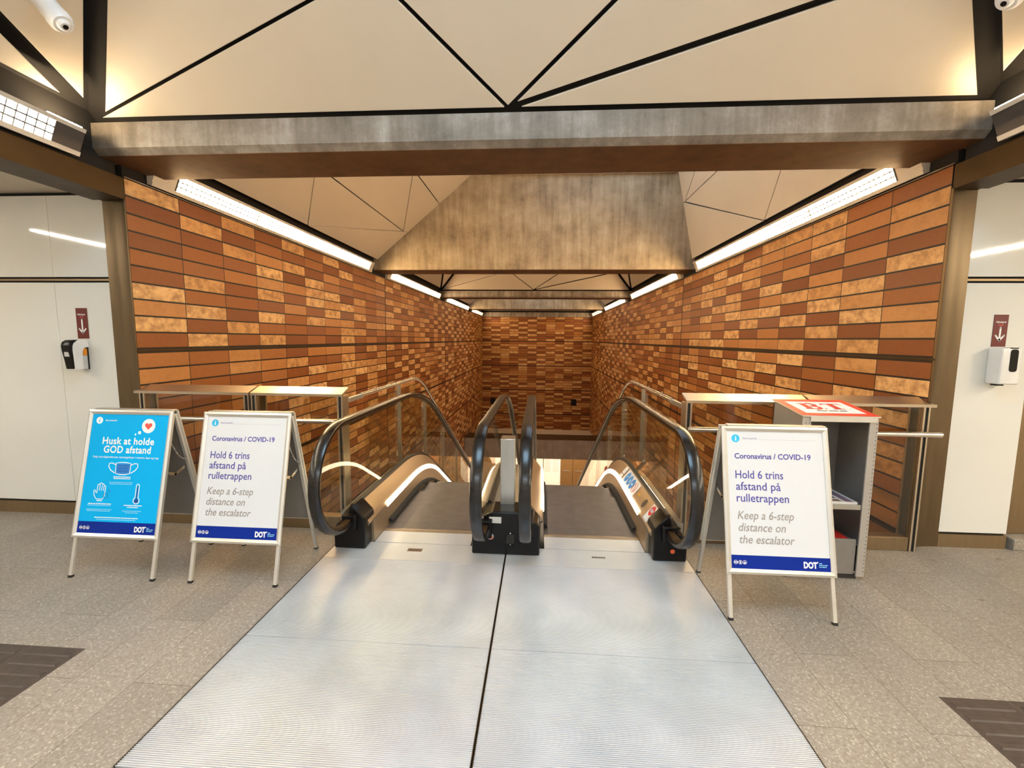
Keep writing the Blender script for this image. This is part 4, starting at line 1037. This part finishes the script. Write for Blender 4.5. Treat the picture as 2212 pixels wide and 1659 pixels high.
# ------------------------------------------------------------------ newspaper stand
def stand():
    x0, x1, y0, y1 = 1.775, 2.262, 3.0, 3.36
    root = thing('newspaper_stand', 'grey metal newspaper stand with red sloping lid behind the right sign', 'newspaper stand', ((x0+x1)/2, (y0+y1)/2, 0))
    def side(x, t):
        p = [(y0, 0.03), (y1, 0.03), (y1, 1.195), (y0, 1.145)]
        return MB().loft([[(x, y, z) for y, z in p], [(x+t, y, z) for y, z in p]])
    part(side(x0, 0.008), 'side_panel', 'grey_paint', root, smooth=False); part(side(x1-0.008, 0.008), 'side_panel', 'grey_paint', root, smooth=False)
    part(MB().box(x0, x1, y1-0.008, y1, 0.03, 1.19), 'back_panel', 'grey_paint', root, smooth=False)
    # front flanges with punched holes
    for a, c in ((x0, x0+0.055), (x1-0.055, x1)):
        fl_ = part(MB().box(a, c, y0-0.012, y0, 0.03, 1.145), 'front_flange', 'flange_paint', root, bevel=0.003)
        f = Flat()
        hx = c-0.012 if a > 2 else a+0.02
        for i in range(38):
            f.disc(hx, 0.07+i*0.028, 0.0035, n=8)
            if a < 2: f.disc(hx+0.022, 0.07+i*0.028, 0.0035, n=8)
        f.build('hole', 'ink_dark', fl_, lambda u, v, n: (u-(x0+x1)/2, y0-0.0125-n-(y0+y1)/2, v))
    part(MB().box(x0+0.05, x1-0.05, y0, y1-0.01, 0.52, 0.54).box(x0+0.05, x1-0.06, y0-0.004, y0+0.01, 0.508, 0.542), 'shelf', 'steel_grey', root, smooth=False)
    part(MB().box(x0+0.05, x1-0.06, y0+0.002, y0+0.02, 0.04, 0.292).box(x0+0.02, x1-0.02, y0+0.01, y1-0.01, 0.245, 0.255), 'lower_bin', 'grey_paint', root, bevel=0.004)
    part(MB().box(x0+0.03, x1-0.03, y0+0.02, y1-0.02, 0.0, 0.03), 'plinth', 'ink_dark', root, smooth=False)
    # sloping lid
    sl = (1.215-1.158)/(y1+0.01-(y0-0.02))
    lz = lambda y: 1.158+(y-(y0-0.02))*sl
    p = [(y0-0.02, lz(y0-0.02)-0.008), (y1+0.01, lz(y1+0.01)-0.008), (y1+0.01, lz(y1+0.01)), (y0-0.02, lz(y0-0.02))]
    lid = part(MB().loft([[(x0-0.012, y, z) for y, z in p], [(x1+0.004, y, z) for y, z in p]]), 'lid', 'sign_alu', root, smooth=False)
    part(MB().box(x0+0.045, x1-0.015, y0-0.020, y0-0.010, 1.118, 1.150), 'front_strip', 'sign_alu', root, smooth=False)
    cx = (x0+x1)/2; cyy = (y0+y1)/2
    lm = lambda u, v, n: (u-cx, v-cyy, lz(v)+n)
    Flat().rect(x0-0.01, y0-0.018, x1+0.002, y1+0.008).build('lid_sheet', 'red_lid', lid, lm, 0.0008)
    Flat().rect(x0+0.045, y0+0.035, x1-0.05, y1-0.055).build('lid_label', 'poster_white', lid, lm, 0.0016)
    f = Flat()      # slab letters B.T
    def slabB(u, v, w, h):
        f.rect(u, v, u+w*0.10, v+h*0.08); f.rect(u+w*0.12, v, u+w*0.42, v+h); f.rect(u, v, u+w*0.5, v+h*0.10); f.rect(u, v+h*0.9, u+w*0.5, v+h)
        for c0, rr in ((0.26, 0.27), (0.76, 0.25)):
            pts = [(u+w*0.5+w*0.34*math.sin(math.pi*k/12), v+h*(c0+rr*-math.cos(math.pi*k/12))) for k in range(13)]
            f.stroke(pts, w*0.2)
    slabB(1.872, y0+0.125, 0.135, 0.135)
    f.disc(2.013, y0+0.135, 0.009, n=12)
    u, v, w, h = 2.03, y0+0.125, 0.135, 0.135
    f.rect(u+w*0.34, v, u+w*0.66, v+h); f.rect(u+w*0.2, v, u+w*0.8, v+h*0.09); f.rect(u, v+h*0.88, u+w, v+h); f.poly([(u, v+h*0.88), (u+w*0.10, v+h*0.88), (u, v+h*0.6)]); f.poly([(u+w, v+h*0.88), (u+w*0.90, v+h*0.88), (u+w, v+h*0.6)])
    f.disc(2.178, y0+0.135, 0.006, n=10)
    f.build('lettering', 'ink_stop', lid, lm, 0.0024)
    f = Flat(); f.rect(1.92, y0+0.078, 1.99, y0+0.095); f.rect(2.0, y0+0.078, 2.06, y0+0.095); f.rect(2.07, y0+0.078, 2.12, y0+0.095)
    f.build('lettering', 'ink_dark', lid, lm, 0.0024)
    # papers
    r = thing('magazine', 'magazine with purple and white cover lying on the stand shelf', 'magazine', (2.02, 3.16, 0.54))
    part(MB().box(1.86, 2.19, 3.01, 3.30, 0.5405, 0.556), 'pages', 'paper_grey', r, smooth=False)
    mm = lambda u, v, n: (u-2.02, v-3.16, 0.0162+n)
    Flat().rect(2.115, 3.015, 2.165, 3.295).rect(1.87, 3.2, 2.1, 3.29).build('cover_print', 'paper_purple', r, mm)
    Flat().rect(1.98, 3.08, 2.09, 3.17).build('cover_print', 'ink_dark', r, mm); Flat().rect(1.87, 3.02, 2.09, 3.06).build('cover_print', 'badge_brown', r, mm)
    r = thing('newspaper', 'red and white newspaper lying in the bottom bin of the stand', 'newspaper', (2.0, 3.16, 0.256))
    part(MB().box(1.85, 2.17, 3.03, 3.32, 0.2555, 0.285), 'pages', 'paper_red', r, smooth=False)
    Flat().poly([(1.9, 3.06), (2.02, 3.06), (1.95, 3.2), (1.9, 3.2)]).build('cover_print', 'ink_white', r, lambda u, v, n: (u-2.0, v-3.16, 0.0295+n))
stand()

# ------------------------------------------------------------------ sanitiser points
def arrow_sign(x0, x1, z0, z1, label):
    cx = (x0+x1)/2
    root = thing('arrow_sign', label, 'sign', (cx, 3.578, z0), 'maroon arrow signs')
    pl = part(MB().box(x0, x1, 3.5755, 3.5795, z0, z1), 'plate', 'sign_maroon', root, smooth=False)
    mm = lambda u, v, n: (u, 3.5755-n-3.578, v); H = z1-z0; w = 0.009
    f = Flat(); f.text('Håndsprit', 0, H-0.062, 0.0125, bold=0.025, width=0.072, align='CENTER')
    f.stroke([(0, H-0.098), (0, 0.052)], w*1.5); f.disc(0, H-0.098, w*0.75, n=12)
    for sg in (-1, 1): f.stroke([(sg*0.030, 0.085), (0, 0.048)], w*1.5); f.disc(sg*0.030, 0.085, w*0.75, n=12)
    f.disc(0, 0.049, w*0.75, n=12)
    f.build('lettering', 'ink_white', pl, mm, 0.0008)
    Flat().blur(-0.017, 0.017, H-0.078, 0.006).build('lettering', 'ink_red', pl, mm, 0.0008)
arrow_sign(-4.088, -3.984, 1.622, 1.888, 'maroon sign with white down arrow on the left white wall')
arrow_sign(3.472, 3.573, 1.626, 1.870, 'maroon sign with white down arrow on the right white wall')
def disp_left():
    x0, x1 = -4.088, -3.996; z0, z1 = 1.352, 1.612; yf = 3.58; D, H = 0.122, z1-z0
    root = thing('sanitizer_dispenser', 'white and black hand sanitizer dispenser with orange label on the left wall', 'dispenser', ((x0+x1)/2, yf, z0))
    q = lambda pts, x: [(x, yf-D*t, z0+H*v) for t, v in pts]
    bp_ = [(0.0, 0.0), (0.92, 0.0), (0.92, 0.94), (0.5, 0.97), (0.0, 0.90)]
    part(MB().loft([q(bp_, x0+0.004), q(bp_, x1-0.008)]), 'body', 'black_plastic', root, smooth=False)
    fp = [(0.90, 0.05), (1.02, 0.02), (1.10, 0.30), (1.22, 0.62), (1.25, 0.80), (1.17, 0.92), (0.95, 0.985), (0.6, 1.0), (0.6, 0.95), (0.90, 0.90)]
    part(MB().loft([q(fp, x0), q(fp, x1-0.012)]), 'front_window', 'black_plastic', root, bevel=0.006)
    part(MB().box(x0+0.02, x1-0.03, yf-D*1.21, yf-D*1.0, z0+H*0.44, z0+H*0.62), 'level_window', 'label_grey', root, bevel=0.004)
    hp = [(1.0, 0.0), (1.03, 0.35), (1.06, 0.66), (1.03, 0.80), (0.94, 0.90), (0.72, 0.975), (0.40, 1.0), (0.10, 0.985), (0.02, 0.92), (0.0, 0.82), (0.0, 0.745), (0.20, 0.735), (0.34, 0.70), (0.43, 0.64), (0.455, 0.55), (0.455, 0.0)]
    part(MB().loft([q(hp, x0+0.012), q(hp, x1)]), 'hood', 'white_plastic', root, bevel=0.006)
    part(MB().box(x1-0.02, x1-0.004, yf-D*0.44, yf-D*0.13, z0+H*0.47, z0+H*0.70), 'label', 'orange_label', root, bevel=0.002)
    part(MB().box(x1-0.02, x1-0.005, yf-D*0.44, yf-D*0.13, z0+H*0.01, z0+H*0.465), 'side_label', 'label_grey', root, bevel=0.002)
disp_left()
def disp_right():
    x0, x1 = 3.449, 3.590; z0, z1 = 1.343, 1.618; yf = 3.58; D = 0.117
    root = thing('sanitizer_dispenser', 'white rounded hand sanitizer dispenser with dark window on the right wall', 'dispenser', ((x0+x1)/2, yf, z0))
    def ring(y, g_): return [(x0+g_, y, z0+g_), (x1-g_, y, z0+g_), (x1-g_, y, z1-g_), (x0+g_, y, z1-g_)]
    b = MB(); b.loft([ring(yf, 0.006), ring(yf-0.02, 0.0), ring(yf-D+0.01, 0.0), ring(yf-D, 0.005)])
    body = part(b, 'body', 'white_plastic', root, bevel=0.010, seg=2)
    b = MB(); pts = []; cx = 3.532
    for dx, czz, a0 in ((1, z1-0.03, 0), (-1, z1-0.03, 90), (-1, z0+0.115, 180), (1, z0+0.115, 270)):
        for k_ in range(5):
            a = math.radians(a0+k_*22.5); pts.append((cx+dx*0.008+0.019*math.cos(a), czz+0.019*math.sin(a)))
    b.loft([[(x, yf-D+0.004, z) for x, z in pts], [(x, yf-D-0.003, z) for x, z in pts]]); part(b, 'window', 'black_plastic', root, smooth=False)
    part(MB().box(cx-0.026, cx+0.026, yf-D-0.001, yf-0.06, z1-0.006, z1+0.002), 'lid_strip', 'black_plastic', root, smooth=False)
    part(MB().box(3.462, 3.51, yf-0.09, yf-0.04, z0-0.012, z0+0.004), 'nozzle', 'black_plastic', root, smooth=False)
    f = Flat(); f.disc(-0.02, 0.035, 0.003, n=10); f.disc(0.005, 0.042, 0.003, n=10); f.build('indicator', 'label_grey', body, lambda u, v, n: (u, -D-0.0005-n, v))
disp_right()

# ------------------------------------------------------------------ ceiling cameras on the sloping panels
def ceiling_cam(p, axis, label):
    root = thing('ceiling_camera', label, 'camera', p, 'white cylindrical ceiling cameras')
    a = Vector(axis).normalized(); o = Vector((0, 0, 0))
    MB().tube([o, o+a*0.135], 0.058, 24).build('body', 'white_plastic', root)
    MB().tube([o+a*0.135, o+a*0.165, o+a*0.185], [0.063, 0.063, 0.050], 24).build('ring', 'white_plastic', root)
    MB().tube([o+a*0.184, o+a*0.198, o+a*0.203], [0.036, 0.030, 0.024], 20).build('lens_mount', 'white_plastic', root)
    MB().tube([o+a*0.2025, o+a*0.2045], 0.014, 16).build('lens', 'black_plastic', root)
ceiling_cam((-2.983, 2.591, 3.630), (0.84, 0, -1), 'white cylindrical camera under the left sloping ceiling panel')
ceiling_cam((2.582, 2.674, 3.611), (-0.90, 0, -1), 'white cylindrical camera under the right sloping ceiling panel, cut by the frame')
